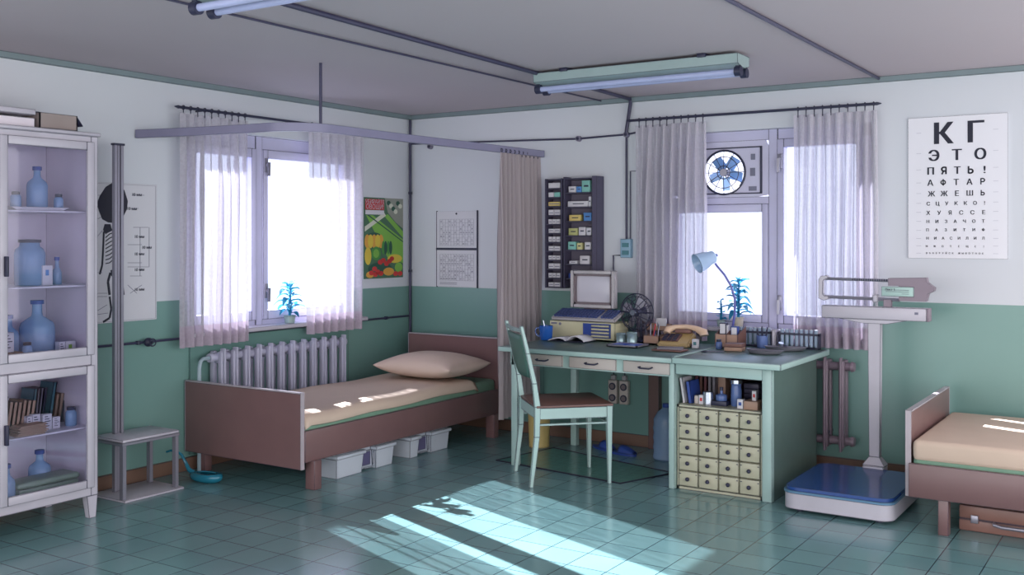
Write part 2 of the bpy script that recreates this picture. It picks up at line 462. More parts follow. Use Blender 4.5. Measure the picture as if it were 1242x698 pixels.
# ------------------------------------------------------------------ room shell
H = 2.5; XE = 6.6; YE = -7.6
ST('floor', MB().box(-0.2, XE, YE, 0.2, -0.1, 0), M_floor)
ST('ceiling', MB().box(-0.2, XE, YE, 0.2, H, H + 0.1), M_ceil)
WL = (-2.27, -0.64, 0.86, 2.20)      # left window: y0 y1 z0 z1
WB = (2.27, 3.71, 0.86, 2.22)        # back window: x0 x1 z0 z1
w = MB(); y0, y1, z0, z1 = WL
w.box(-0.2, 0, YE, y0, 0, H).box(-0.2, 0, y1, 0.2, 0, H).box(-0.2, 0, y0, y1, 0, z0).box(-0.2, 0, y0, y1, z1, H)
ST('wall_left', w, M_wall)
w = MB(); x0, x1, z0, z1 = WB
w.box(0, x0, 0, 0.2, 0, H).box(x1, XE, 0, 0.2, 0, H).box(x0, x1, 0, 0.2, 0, z0).box(x0, x1, 0, 0.2, z1, H)
ST('wall_back', w, M_wall)
ST('trim_1', MB().box(0, 0.03, YE, 0, H - 0.035, H), M_cornice)
ST('trim_2', MB().box(0, XE, -0.03, 0, H - 0.035, H), M_cornice)
ST('baseboard_left', MB().box(0, 0.018, YE, 0, 0, 0.085), M_base)
ST('baseboard_back', MB().box(0, XE, -0.018, 0, 0, 0.085), M_base)
# raised painted panels around the radiators and under the desk
ST('trim_3', MB().box(0, 0.012, -2.26, -0.76, 0.10, 0.84), M_green)
ST('trim_4', MB().box(1.30, 2.19, -0.014, 0, 0.085, 0.72), M_green)
ST('trim_5', MB().box(2.19, 2.27, -0.05, 0, 0.0, 0.84), mat('brown_post_paint', (108, 82, 78), 0.4))

def handle_y(mb, y, z, x, flip=1):
    mb.box(x, x + 0.012, y - 0.014, y + 0.014, z - 0.05, z + 0.05, 0.003)
    mb.box(x + 0.012, x + 0.03, y - 0.008, y + 0.008, z - 0.008, z + 0.012)
    mb.hexa([(x + .026, y - .01, z - .075), (x + .038, y - .01, z - .075), (x + .038, y + .008, z - .075), (x + .026, y + .008, z - .075)],
            [(x + .026, y - .01, z + .02), (x + .038, y - .01, z + .02), (x + .038, y + .012, z + .02), (x + .026, y + .012, z + .02)])

# left window
w1 = SE('window_1', (-0.05, -1.45, 0.9))
y0, y1, z0, z1 = WL
f = MB()
for b in ((y0, y0 + .06, z0, z1), (y1 - .06, y1, z0, z1), (y0, y1, z1 - .09, z1), (y0, y1, z0, z0 + .06)):
    f.box(-0.13, -0.05, *b)
f.box(-0.13, -0.045, -1.645, -1.585, z0, z1)
f.build('window_frame', M_frame, w1)
for a, b in ((y0 + .06, -1.645), (-1.585, y1 - .06)):
    s = MB()
    for q in ((a, a + .045, z0 + .06, z1 - .09), (b - .045, b, z0 + .06, z1 - .09), (a + .045, b - .045, z1 - .15, z1 - .09), (a + .045, b - .045, z0 + .06, z0 + .12)):
        s.box(-0.115, -0.035, *q, 0.004)
    so = s.build('sash', M_frame, w1)
    MB().box(-0.08, -0.074, a + .045, b - .045, z0 + .12, z1 - .15).build('pane', G_win, so, smooth=0)
for zz in (1.12, 2.0):
    h = MB(); handle_y(h, -1.562, zz, -0.035); h.build('window_handle', M_metal, w1)
MB().box(-0.05, 0.09, y0 - .02, y1 + .02, 0.855, 0.885, 0.005).build('sill', M_white, w1)

# back window
w2 = SE('window_2', (3.0, 0.05, 0.9))
x0, x1, z0, z1 = WB
f = MB()
for b in ((x0, x0 + .06), (x1 - .06, x1)): f.box(b[0], b[1], 0.05, 0.13, z0, z1)
f.box(x0, x1, 0.05, 0.13, z1 - .07, z1).box(x0, x1, 0.05, 0.13, z0, z0 + .06)
f.box(3.03, 3.09, 0.045, 0.13, z0, z1)
f.box(x0 + .06, 3.03, 0.05, 0.12, 1.72, 1.77)
f.build('window_frame', M_frame, w2)
for a, b, zt in ((x0 + .06, 3.03, 1.72), (3.09, x1 - .06, z1 - .07)):
    s = MB()
    for q in ((a, a + .045, z0 + .06, zt), (b - .045, b, z0 + .06, zt), (a + .045, b - .045, zt - .055, zt), (a + .045, b - .045, z0 + .06, z0 + .115)):
        s.box(q[0], q[1], 0.035, 0.115, q[2], q[3], 0.004)
    so = s.build('sash', M_frame, w2)
    MB().box(a + .045, b - .045, 0.074, 0.08, z0 + .115, zt - .055).build('pane', G_win, so, smooth=0)
for zz in (1.06, 2.0):
    h = MB(); M = Matrix.Rotation(-PI / 2, 4, 'Z')
    handle_y(h, 0, zz, -0.035); h.bm.transform(Matrix.Translation((3.11, 0, 0)) @ M); h.build('window_handle', M_metal, w2)
MB().box(x0 - .02, x1 + .02, -0.04, 0.05, 0.855, 0.885, 0.005).build('sill', M_white, w2)

# extractor fan board in the back window
ff = T('extractor_fan', 'white square extractor fan with round wire grille set in the upper window opening', 'fan', (2.68, 0.06, 1.77))
cx, cz, rr = 2.715, 1.94, 0.15
b = MB(); X0, X1, Z0, Z1 = 2.33, 3.03, 1.77, 2.15
n = 40; ring = [(cx + rr * math.cos(2 * PI * k / n), cz + rr * math.sin(2 * PI * k / n)) for k in range(n)]
def sq(k):
    a = 2 * PI * k / n; c, s = math.cos(a), math.sin(a)
    t = min((X1 - cx if c > 0 else cx - X0) / max(abs(c), 1e-6), (Z1 - cz if s > 0 else cz - Z0) / max(abs(s), 1e-6))
    return (cx + c * t, cz + s * t)
for k in range(n):
    a, c2 = ring[k], ring[(k + 1) % n]; d, e = sq((k + 1) % n), sq(k)
    b.hexa([(a[0], .05, a[1]), (c2[0], .05, c2[1]), (d[0], .05, d[1]), (e[0], .05, e[1])], [(a[0], .07, a[1]), (c2[0], .07, c2[1]), (d[0], .07, d[1]), (e[0], .07, e[1])])
b.build('mounting_board', mat('fan_board_paint', (196, 194, 216), 0.4, ink=0), ff, smooth=0)
fr = MB()
for q in ((X0, X1 - .05, Z0 + .02, Z0 + .028), (X0, X1 - .05, Z1 - .048, Z1 - .04), (X1 - .06, X1 - .046, Z0 + .02, Z1 - .04)): fr.box(q[0], q[1], .042, .052, q[2], q[3])
fr.build('board_trim', M_dark, ff)
g = MB(); g.torus((cx, .045, cz), (0, 1, 0), rr, .008).torus((cx, .036, cz), (0, 1, 0), rr * .72, .003).torus((cx, .036, cz), (0, 1, 0), rr * .3, .003)
for k in range(12):
    a = 2 * PI * k / 12; g.cyl((cx, .034, cz), (cx + rr * math.cos(a), .044, cz + rr * math.sin(a)), .0026, seg=6)
g.build('grille', M_dark, ff)
bl = MB()
for k in range(5):
    a = 2 * PI * k / 5 + .3
    M = Matrix.Translation((cx, .085, cz)) @ Matrix.Rotation(a, 4, 'Y') @ Matrix.Rotation(R(25), 4, 'X')
    bl.box(.03, .122, -.002, .002, -.035, .035, M=M)
bl.build('blade', mat('fan_blade_blue', (112, 150, 196), 0.4, ink=0), ff)
MB().cyl((cx, .03, cz), (cx, .11, cz), .026).build('hub', M_metal, ff)
lb = MB(); lb.box(2.905, 2.935, .046, .052, 2.02, 2.06).box(2.90, 2.935, .046, .052, 1.91, 1.965).box(2.89, 2.945, .046, .052, 1.81, 1.84)
lb.build('label_plate', M_line, ff)

# ------------------------------------------------------------------ pipes, conduits, cornice line fittings
def pipe(name, pts, r, m, label, cat='pipe', clips=None, group=None):
    r_ = T(name, label, cat, pts[0], 0, group)
    mb = MB(); mb.tube(pts, r, 8); mb.build('pipe_run', m, r_)
    for c in clips or []:
        q = MB(); q.box(c[0] - .012, c[0] + .012, c[1] - .012, c[1] + .012, c[2] - .012, c[2] + .012, .003)
        q.build('clip', M_dark, r_)
    return r_
pipe('corner_pipe', [(.025, -.025, 0), (.025, -.025, 2.46)], .011, M_pipe, 'dark vertical pipe standing in the room corner beside the vegetable poster', clips=[(.03, -.03, z) for z in (.62, 1.22, 1.86)])
pipe('wall_pipe', [(.025, -3.2, .852), (.025, -.04, .852)], .008, M_pipe, 'thin dark horizontal pipe along the green part of the left wall', clips=[(.025, -.33, .852), (.025, -2.66, .852)])
v = T('pipe_valve', 'round dark valve on the wall pipe between height gauge and left curtain', 'valve', (.05, -2.6, .835))
MB().ball((.045, -2.6, .852), .028, 14, (.7, 1.15, 1)).build('valve_body', M_dark, v)
MB().cyl((.06, -2.6, .852), (.085, -2.6, .852), .006).torus((.085, -2.6, .852), (1, 0, 0), .022, .004, 20).build('hand_wheel', M_dark, v)
pipe('wall_conduit', [(.03, -.02, 2.265), (1.6, -.02, 2.225), (2.0, -.02, 2.235), (2.28, -.02, 2.27)], .007, M_pipe, 'thin dark conduit running high across the back wall past two round boxes', 'conduit')
for x, z, l in ((.223, 2.235, 'small round dark junction box high on back wall near the corner pipe'), (1.606, 2.226, 'round dark junction box above the pigeonhole rack'), (2.0, 2.235, 'round dark junction box where the ceiling conduit meets the wall conduit')):
    j = T('junction_box', l, 'junction box', (x, 0, z), 0, 'junction boxes on the back wall')
    MB().cyl((x, 0, z), (x, -.03, z), .022, .02, 18).build('box_body', M_pipe_gr, j)
    MB().cyl((x, -.03, z), (x, -.036, z), .012, .01, 14).build('cap', M_dark, j)
pipe('ceiling_conduit', [(2.17, -3.75, 2.485), (2.04, -.04, 2.485), (2.04, -.03, 2.46), (2.0, -.022, 2.24)], .013, M_pipe, 'thick dark conduit from the nearer ceiling lamp down to the wall junction', 'conduit')
pipe('ceiling_wire', [(1.79, -5.5, 2.49), (1.80, -.03, 2.49)], .006, M_pipe, 'thin dark wire along the ceiling left of the thick conduit', 'wire')
pipe('ceiling_wire', [(3.76, -5.5, 2.488), (3.76, -.03, 2.488)], .010, M_pipe, 'double dark wire on the ceiling right of the strip lamps', 'wire')
pipe('switch_conduit', [(2.0, -.015, 2.22), (2.0, -.015, 1.48)], .008, M_pipe, 'dark vertical conduit dropping to the pale blue switch box', 'conduit')
pipe('looped_conduit', [(2.03, -.012, 1.48), (2.03, -.012, 1.97), (2.25, -.012, 1.97)], .005, M_pipe, 'thin dark conduit bending right behind the desk window curtain', 'conduit')
pipe('monitor_cable', [(1.96, -.015, 1.365), (1.895, -.015, 1.365), (1.895, -.015, .9), (1.895, -.1, .82)], .005, M_pipe, 'thin dark cable from the switch box down behind the monitor', 'cable')
s = T('switch_box', 'pale blue two-button switch box on the wall left of the desk window', 'switch', (2.0, 0, 1.35))
MB().box(1.96, 2.045, -.035, 0, 1.348, 1.484, .004).build('housing', mat('pale_blue_switch', (140, 176, 196), 0.4), s)
for z in (1.385, 1.44):
    MB().box(1.978, 2.028, -.042, -.034, z - .015, z + .015).build('button', M_bookteal, s)

# ------------------------------------------------------------------ ceiling strip lamps
def strip_lamp(x0, y0, label):
    t = T('strip_lamp', label, 'ceiling lamp', (x0, y0, 2.40), 0, 'fluorescent strip lamps on the ceiling')
    L = 1.29
    MB().prism([(y0 - .09, 2.485), (y0 - .085, 2.43), (y0 - .03, 2.415), (y0 + .03, 2.415), (y0 + .085, 2.43), (y0 + .09, 2.485)], 'x', x0, x0 + L).build('housing', M_fix, t)
    for dy in (-.045, .045):
        MB().cyl((x0 + .03, y0 + dy, 2.392), (x0 + L - .03, y0 + dy, 2.392), .016, seg=14).build('tube', M_tube, t)
        for xx in (x0 - .004, x0 + L - .03):
            s = MB(); s.cyl((xx, y0 + dy, 2.392), (xx + .035, y0 + dy, 2.392), .027, seg=16).box(xx + .005, xx + .03, y0 + dy - .012, y0 + dy + .012, 2.392, 2.425)
            s.build('socket', M_dark, t)
    for xx in (x0 + .22, x0 + L - .2):
        MB().box(xx - .03, xx + .02, y0 - .105, y0 + .105, 2.478, 2.5, .004).build('bracket', M_dark, t)
    return t
strip_lamp(2.065, -1.30, 'mint strip lamp with two unlit tubes above the desk')
strip_lamp(2.10, -3.92, 'strip lamp cut by the top edge of the photo, nearest the viewer')

# ------------------------------------------------------------------ curtains
def rod(name, p0, p1, r, label, wall):
    t = T(name, label, 'curtain rod', p0)
    MB().cyl(p0, p1, r, seg=10).build('pole', M_dark, t)
    p0 = Vector(p0); p1 = Vector(p1); d = (p1 - p0).normalized()
    for p, s in ((p0, -1), (p1, 1)):
        MB().cyl(p, p + d * s * .03, r * 1.3, r * .3, 10).build('finial', M_dark, t)
    for k in (.12, .88):
        p = p0.lerp(p1, k); q = p.copy()
        if wall == 'x': q.x = 0
        else: q.y = 0
        MB().cyl(q, p, .006, seg=8).build('bracket', M_dark, t)
    return t
rod('curtain_rod', (.10, -2.42, 2.31), (.10, -.60, 2.31), .009, 'dark curtain rod above the window by the bed', 'x')
rod('curtain_rod', (2.06, -.08, 2.325), (3.76, -.08, 2.325), .009, 'dark curtain rod above the window behind the desk', 'y')

def curtain(name, label, a, b, fixed, axis, zt, zb, n, amp, m, hem, hooks, ztop_hook, group, seed=0, flare=0.0):
    """a..b along axis, pleated about the fixed plane"""
    rnd = random.Random(seed)
    t = T(name, label, 'curtain', (fixed, (a + b) / 2, zb) if axis == 'y' else ((a + b) / 2, fixed, zb), 0, group)
    S = 10 * n; ph = [rnd.uniform(-.5, .5) for _ in range(n + 2)]
    rows = []; NZ = 22
    zs = [zt + (zb - zt) * i / NZ for i in range(NZ + 1)]
    for i, z in enumerate(zs):
        k = i / NZ; row = []
        for j in range(S + 1):
            u = j / S; pl = u * n; h = int(pl)
            am = amp * (.45 + .55 * min(1, k * 3)) * (1 + .35 * math.sin(ph[h % (n + 1)] * 9 + k * 2.2))
            off = am * math.sin(2 * PI * pl + .35 * math.sin(k * 3 + ph[0] * 6)) + am * .3 * math.sin(4 * PI * pl + ph[1] * 6 + k * 1.5)
            s = a + (b - a) * u + (b - a) * flare * (u - .5) * k + .004 * math.sin(k * 5 + pl * 1.3)
            row.append((fixed + off, s, z) if axis == 'y' else (s, fixed + off, z))
        rows.append(row)
    mb = MB()
    nh = NZ - 2
    mb.grid(rows[:nh + 1])
    c = mb.build('cloth', m, t, smooth=180)
    mb = MB(); mb.grid(rows[nh:]); mb.build('hem', hem, t, smooth=180)
    for k in range(hooks):
        s = a + (b - a) * (k + .5) / hooks
        p = Vector((fixed, s, 0)) if axis == 'y' else Vector((s, fixed, 0))
        h = MB(); h.cyl((p.x, p.y, zt - .015), (p.x, p.y, ztop_hook + .008), .0035, seg=6)
        h.torus((p.x, p.y, ztop_hook), (0, 1, 0) if axis == 'y' else (1, 0, 0), .013, .003, 12, 5)
        h.build('hook', M_dark, t)
    return t
gc = 'sheer curtains at the windows'
def yl(u): return P(u, 300, x=.10).y
def xb(u): return P(u, 300, y=-.08).x
curtain('window_curtain', 'sheer pleated curtain at left side of the window by the bed', yl(218), yl(301), .10, 'y', 2.275, .80, 8, .034, C_sheer, C_sheer_hem, 10, 2.31, gc, 1)
curtain('window_curtain', 'sheer pleated curtain between bedside window and vegetable poster', yl(374), yl(441), .10, 'y', 2.275, .80, 7, .034, C_sheer, C_sheer_hem, 8, 2.31, gc, 2)
curtain('window_curtain', 'sheer pleated curtain beside the switch box, partly over the extractor fan', xb(771), xb(857), -.08, 'x', 2.285, .79, 9, .034, C_sheer, C_sheer_hem, 10, 2.325, gc, 3)
curtain('window_curtain', 'sheer pleated curtain at right side of desk window behind the scale arm', xb(963), xb(1065), -.08, 'x', 2.285, .79, 9, .034, C_sheer, C_sheer_hem, 10, 2.325, gc, 4)
curtain('bed_curtain', 'opaque greige pleated curtain hanging at the head end of the bed track', -.60, -.05, 1.29, 'y', 2.10, .2, 9, .028, C_bed, C_bed, 10, 2.115, None, 5)

# bed curtain track
tk = T('curtain_track', 'grey metal curtain track curving round the bed below the ceiling', 'curtain track', (1.2, -2.0, 2.11))
pts = [(.005, -2.655), (.42, -2.56), (.80, -2.50)]
for k in range(0, 10):
    a = R(-90 + 90 * k / 9); pts.append((.93 + .27 * math.cos(a), -2.22 + .27 * math.sin(a)))
pts += [(1.22, -1.5), (1.26, -.8), (1.30, -.02)]
mb = MB(); L_, R_ = [], []
for i, p in enumerate(pts):
    a = Vector(pts[max(i - 1, 0)]); b = Vector(pts[min(i + 1, len(pts) - 1)]); d = (b - a).normalized(); nn = Vector((-d.y, d.x)) * .014
    L_.append((p[0] + nn.x, p[1] + nn.y)); R_.append((p[0] - nn.x, p[1] - nn.y))
rows = [[(q[0], q[1], 2.100) for q in L_], [(q[0], q[1], 2.15) for q in L_], [(q[0], q[1], 2.15) for q in R_], [(q[0], q[1], 2.100) for q in R_], [(q[0], q[1], 2.100) for q in L_]]
mb.grid(rows)
for i in (0, -1):
    vs = [mb.bm.verts.new(p) for p in ((L_[i][0], L_[i][1], 2.100), (L_[i][0], L_[i][1], 2.15), (R_[i][0], R_[i][1], 2.15), (R_[i][0], R_[i][1], 2.100))]
    mb.bm.faces.new(vs)
bmesh.ops.remove_doubles(mb.bm, verts=mb.bm.verts, dist=1e-4); bmesh.ops.recalc_face_normals(mb.bm, faces=mb.bm.faces)
mb.build('rail', M_track, tk)
pp = P(390, 150, z=2.15)
MB().cyl((1.19, -2.30, 2.15), (1.19, -2.30, 2.5), .009, seg=10).build('hanger_rod', M_pipe, tk)

# ------------------------------------------------------------------ radiators
def radiator(label, loc, rz, n, pitch, z0, z1, m, pipe_end=None):
    """local x runs along the wall, local -y faces the room"""
    t = T('radiator', label, 'radiator')
    for k in range(n):
        x = pitch * k
        s = MB()
        for yy in (-.05, -.125):
            s.cyl((x, yy, z0 + .03), (x, yy, z1 - .03), .0, .0, 4) if False else None
            s.box(x - .017, x + .017, yy - .02, yy + .02, z0 + .02, z1 - .02, .009, 2)
        s.box(x - .012, x + .012, -.15, -.05, z1 - .10, z1 - .03, .01).box(x - .012, x + .012, -.15, -.05, z0 + .03, z0 + .10, .01)
        s.box(x - .007, x + .007, -.165, -.12, z0, z1, .005)
        s.cyl((x - pitch / 2, -.088, z1 - .06), (x + pitch / 2, -.088, z1 - .06), .026, seg=14)
        s.cyl((x - pitch / 2, -.088, z0 + .06), (x + pitch / 2, -.088, z0 + .06), .026, seg=14)
        s.build('section', m, t)
    for x in (-pitch / 2, pitch * (n - .5)):
        for z in (z0 + .06, z1 - .06):
            d = -1 if x < 0 else 1
            MB().cyl((x, -.088, z), (x + d * .02, -.088, z), .034, .028, 12).build('plug', m, t)
    for x in (pitch, pitch * (n - 2)):
        MB().box(x - .01, x + .01, -.09, 0, z0 + .1, z0 + .115).build('wall_bracket', M_dark, t)
    if pipe_end:
        MB().tube(pipe_end, .013, 10).build('feed_pipe', M_pipe_lt, t)
    t.location = loc; t.rotation_euler = (0, 0, rz)
    return t
radiator('pale cast iron radiator under the window behind the bed foot', (0.0, -2.10, 0), PI / 2, 12, .104, .18, .775, M_rad,
         [(-.05, -.09, .715), (-.12, -.09, .715), (-.14, -.09, .70), (-.15, -.09, .66), (-.15, -.09, .0)])
radiator('brownish cast iron radiator end visible right of the desk', (2.86, 0, 0), 0, 8, .10, .15, .74, M_rad_dk)

# ------------------------------------------------------------------ beds
def slab(mb, x0, x1, y0, y1, z0, z1): return mb.box(x0, x1, y0, y1, z0, z1)
bd = T('hospital_bed', 'brown laminate bed with cream cover standing along the window wall', 'bed', (.55, -1.25, 0), 0, 'brown laminate beds')
def panel(nm, x0, x1, y0, y1, z0, z1, root):
    o = MB().box(x0, x1, y0, y1, z0, z1).build(nm, M_bed, root)
    e = MB()
    e.box(x0 - .002, x1 + .002, y0 - .002, y1 + .002, z1, z1 + .008)
    if x1 - x0 > y1 - y0: e.box(x1, x1 + .006, y0 - .002, y1 + .002, z0, z1 + .008).box(x0 - .006, x0, y0 - .002, y1 + .002, z0, z1 + .008)
    else: e.box(x0 - .002, x1 + .002, y0 - .006, y0, z0, z1 + .008).box(x0 - .002, x1 + .002, y1, y1 + .006, z0, z1 + .008)
    e.build('edge_band', M_bed_edge, o); return o
panel('footboard', .02, 1.03, -2.30, -2.275, .13, .575, bd)
panel('headboard', .18, 1.06, -.235, -.21, .13, .73, bd)
MB().box(1.02, 1.045, -2.275, -.235, .17, .355, .003).build('side_rail', M_bed, bd)
MB().box(.178, .20, -2.275, -.235, .17, .355, .003).build('side_rail', M_bed, bd)
for x, y in ((1.03, -2.19), (1.03, -.30), (.10, -2.215), (.24, -.30)):
    MB().box(x - .04, x + .035, y - .03, y + .03, 0, .175, .004).build('leg', M_bed, bd)
MB().box(.20, 1.02, -2.27, -.24, .30, .43, .03, 3).build('mattress', M_green_sheet, bd)
# cover: slightly uneven sheet with rounded drop at its long edge
def cover(x0, x1, y0, y1, zt, drop, seed):
    rnd = random.Random(seed); mb = MB(); NX, NY = 26, 40; rows = []
    for j in range(NY + 1):
        v_ = j / NY; row = []
        for i in range(NX + 1):
            u_ = i / NX; x = x0 + (x1 - x0) * u_; y = y0 + (y1 - y0) * v_
            e = min(u_, 1 - u_) * (x1 - x0); z = zt + .006 * math.sin(3 * x + 2.3 * y) + .004 * math.sin(9 * y + 4 * x)
            if e < .05: z -= drop * (1 - e / .05) ** 2
            e2 = min(v_, 1 - v_) * (y1 - y0)
            if e2 < .04: z -= .02 * (1 - e2 / .04) ** 2
            row.append((x, y, z))
        rows.append(row)
    mb.grid(rows); return mb
cover(.185, 1.038, -2.265, -.50, .448, .062, 1).build('cover', M_sheet, bd, smooth=60, solid=.012)
def pillow(cx, cy, z, w, d, h, rz, label, group):
    mb = MB(); N = 18; top, bot = [], []
    for s, L in ((1, top), (-1, bot)):
        for i in range(N + 1):
            row = []
            for j in range(N + 1):
                a = -1 + 2 * i / N; b = -1 + 2 * j / N
                e = max(0.0, (1 - abs(a) ** 2.6)) ** .55 * max(0.0, (1 - abs(b) ** 2.6)) ** .55
                px = a * w / 2 * (1 - .10 * (1 - abs(b) ** 2) * 0 - .07 * (1 - b * b)) ; py = b * d / 2 * (1 - .08 * (1 - a * a))
                row.append((px, py, h * .5 + s * h * .5 * e * (1.0 if s > 0 else .75) + .02 * (abs(a) * abs(b)) ** 3))
            L.append(row)
    mb.grid(top); mb.grid([r[::-1] for r in bot])
    bmesh.ops.remove_doubles(mb.bm, verts=mb.bm.verts, dist=1e-4); bmesh.ops.recalc_face_normals(mb.bm, faces=mb.bm.faces)
    mb.bm.transform(Matrix.Translation((cx, cy, z)) @ Matrix.Rotation(rz, 4, 'Z'))
    o = mb.build('pillow', M_pillow, None, smooth=180, sub=1)
    return tag(o, label, 'pillow')
pillow(.71, -.62, .44, .72, .58, .21, R(2), 'plump cream pillow at the head of the window bed', None)

b2 = T('hospital_bed', 'brown laminate bed with cream mattress cut by the right photo edge', 'bed', (5.1, -.65, 0), 0, 'brown laminate beds')
panel('headboard', 4.165, 4.19, -1.15, -.13, .17, .60, b2)
panel('footboard', 6.10, 6.125, -1.15, -.13, .17, .60, b2)
MB().box(4.19, 6.10, -1.21, -1.185, .18, .35, .003).build('side_rail', M_bed, b2)
MB().box(4.19, 6.10, -.14, -.115, .18, .35, .003).build('side_rail', M_bed, b2)
for x in (4.35, 5.95):
    for y in (-1.16, -.17): MB().box(x - .025, x + .025, y - .025, y + .035, 0, .18, .004).build('leg', M_bed, b2)
MB().box(4.20, 6.09, -1.17, -.15, .28, .38, .03, 3).build('mattress', M_green_sheet, b2)
MB().box(4.20, 6.09, -1.175, -.145, .355, .465, .028, 3).build('cover', M_sheet, b2)

# suitcase
sc = T('suitcase', 'brown leather suitcase lying under the right bed', 'suitcase', (4.68, -.85, 0))
MB().box(4.395, 4.98, -1.02, -.70, .0, .058, .006).build('lower_shell', M_case, sc)
MB().box(4.395, 4.98, -1.02, -.70, .062, .13, .008).build('lid', M_case, sc)
MB().box(4.40, 4.975, -1.015, -.705, .056, .064).build('seam', M_case_dk, sc)
for x in (4.47, 4.90):
    l = MB().box(x - .018, x + .018, -1.032, -1.018, .045, .085, .003).build('latch', M_metal, sc)
MB().tube([(4.56, -1.02, .055), (4.565, -1.05, .055), (4.60, -1.06, .05), (4.76, -1.06, .05), (4.795, -1.05, .055), (4.80, -1.02, .055)], .009, 8).build('handle', M_metal, sc)

# white tubs under the bed
def tub(y0, wd1, gap, wd2, label, seed=0):
    t = T('storage_box', label, 'box', (.9, y0 + (wd1 + gap + wd2) / 2, 0), 0, 'white boxes under the bed')
    a = MB()
    for s0, s1 in ((y0, y0 + wd1), (y0 + wd1 + gap, y0 + wd1 + gap + wd2)):
        if s1 - s0 < .01: continue
        q = .01
        a.hexa([(.72 + q, s0 + q, .0), (.99 - q, s0 + q, .0), (.99 - q, s1 - q, .0), (.72 + q, s1 - q, .0)], [(.72, s0, .12), (.99, s0, .12), (.99, s1, .12), (.72, s1, .12)])
    a.box(.72, .95, y0 + .02, y0 + wd1 + gap + wd2 - .02, .008, .12)
    a.build('tub', M_box_white, t)
    l = MB()
    for s0, s1 in ((y0, y0 + wd1), (y0 + wd1 + gap, y0 + wd1 + gap + wd2)):
        l.box(.71, 1.005, s0 - .01, s1 + .01, .122, .145, .004).box(.73, .98, s0 + .01, s1 - .01, .147, .168, .004)
    l.box(.73, .95, y0 + .02, y0 + wd1 + gap + wd2 - .02, .122, .15)
    l.build('lid', M_box_white, t)
    g = y0 + wd1 + .012
    MB().box(.95, .956, g, g + gap - .03, .03, .115).build('recess_panel', mat('violet_grey_insert%d' % seed, (96, 92, 128), .3), t)  # violet-grey panel on the recessed middle face of the box
    MB().tube([(.985, g, .022), (.985, g + gap - .045, .022), (.985, g + gap - .03, .035), (.985, g + gap - .03, .118)], .006, 6).build('clip_frame', M_box_white, t)
tub(-1.95, .25, .12, .18, 'white lidded plastic box under the bed nearest the footboard', 1)
tub(-1.23, .10, .13, .21, 'white lidded plastic box under the bed nearest the head end', 2)

# bedpan
bp = T('bedpan', 'teal blue enamel bedpan with long handle on the floor by the bed foot', 'bedpan', (.33, -2.43, 0))
mb = MB(); rows = []
NU = 20
prof = [(0, .03, .007), (.75, .0, .007), (.95, 0, .02), (1.0, 0, .04), (.92, 0, .052), (.6, 0, .055), (.5, 0, .05)]
for s, _, z in prof:
    rows.append([(.36 + .125 * s * math.cos(2 * PI * k / NU) * (1.0 if math.cos(2 * PI * k / NU) > 0 else 1.1), -2.42 + .065 * s * math.sin(2 * PI * k / NU), z + (.0 if s < .9 else .004 * math.cos(2 * PI * k / NU))) for k in range(NU + 1)])
mb.grid(rows); bmesh.ops.remove_doubles(mb.bm, verts=mb.bm.verts, dist=1e-4); bmesh.ops.recalc_face_normals(mb.bm, faces=mb.bm.faces)
mb.build('bowl', M_pan, bp, smooth=60, solid=.003)
MB().tube([(.25, -2.42, .035), (.21, -2.43, .06), (.185, -2.44, .11), (.165, -2.45, .15), (.13, -2.46, .168), (.09, -2.47, .17), (.06, -2.48, .16)], .01, 8,
          rs=[.018, .014, .010, .009, .008, .007, .006]).build('handle', M_pan, bp)

# ------------------------------------------------------------------ stadiometer (height gauge with seat)
sg = T('height_gauge', 'grey height gauge with tall column, small seat and foot plate by the cabinet', 'height gauge', (.2, -2.85, 0))
MB().box(.065, .385, -3.02, -2.61, 0, .014, .002).build('foot_plate', M_white, sg)
MB().box(.10, .365, -3.02, -2.63, .335, .352, .002).build('seat', M_white, sg)
MB().box(.098, .367, -3.022, -2.628, .318, .334).build('seat_rim', M_metal, sg)
for x, y in ((.35, -3.005), (.35, -2.645), (.115, -2.645)):
    MB().box(x - .014, x + .014, y - .012, y + .012, .014, .318).build('leg', M_metal, sg)
MB().box(.14, .155, -2.925, -2.865, .014, 2.03).box(.155, .165, -2.925, -2.907, .014, 2.03).box(.155, .165, -2.883, -2.865, .014, 2.03).box(.155, .160, -2.901, -2.889, .36, 2.03).build('column', M_metal, sg)
MB().box(.135, .17, -2.93, -2.86, 2.03, 2.042).build('column_cap', M_dark, sg)

# ------------------------------------------------------------------ glass cabinet
CY0, CY1 = -4.38, -3.27
cb = T('medicine_cabinet', 'white glass-fronted medicine cabinet cut by the left photo edge', 'cabinet', (.28, -3.8, 0))
M_cabin = mat('cabinet_enamel', (222, 214, 222), .45)
MB().box(.04, .05, CY0, CY1, .12, 2.04).build('back_panel', M_cabin, cb)
for y in (CY0, CY1 - .012): MB().box(.05, .48, y, y + .012, .12, 2.04).build('side_panel', M_cabin, cb)
MB().box(.03, .51, CY0 - .01, CY1 + .01, 2.03, 2.05, .003).build('top_panel', M_white, cb)
MB().box(.05, .48, CY0 + .012, CY1 - .012, .135, .155).build('bottom_panel', M_cabin, cb)
MB().box(.05, .48, CY0 + .012, CY1 - .012, .845, .862).build('shelf', M_cabin, cb)
M_shelf = mat('shelf_enamel', (220, 214, 222), .35, ink=.003)
for z in (1.622, 1.232, .475): MB().box(.055, .455, CY0 + .014, CY1 - .014, z, z + .01).build('shelf', M_shelf, cb)
fr = MB(); fr.box(.47, .492, CY1 - .035, CY1 + .004, .12, 2.03).box(.47, .492, CY0 - .004, CY0 + .035, .12, 2.03).box(.47, .491, CY0 + .035, CY1 - .035, 1.995, 2.03).box(.47, .491, CY0 + .035, CY1 - .035, .815, .87).box(.47, .491, CY0 + .035, CY1 - .035, .12, .165)
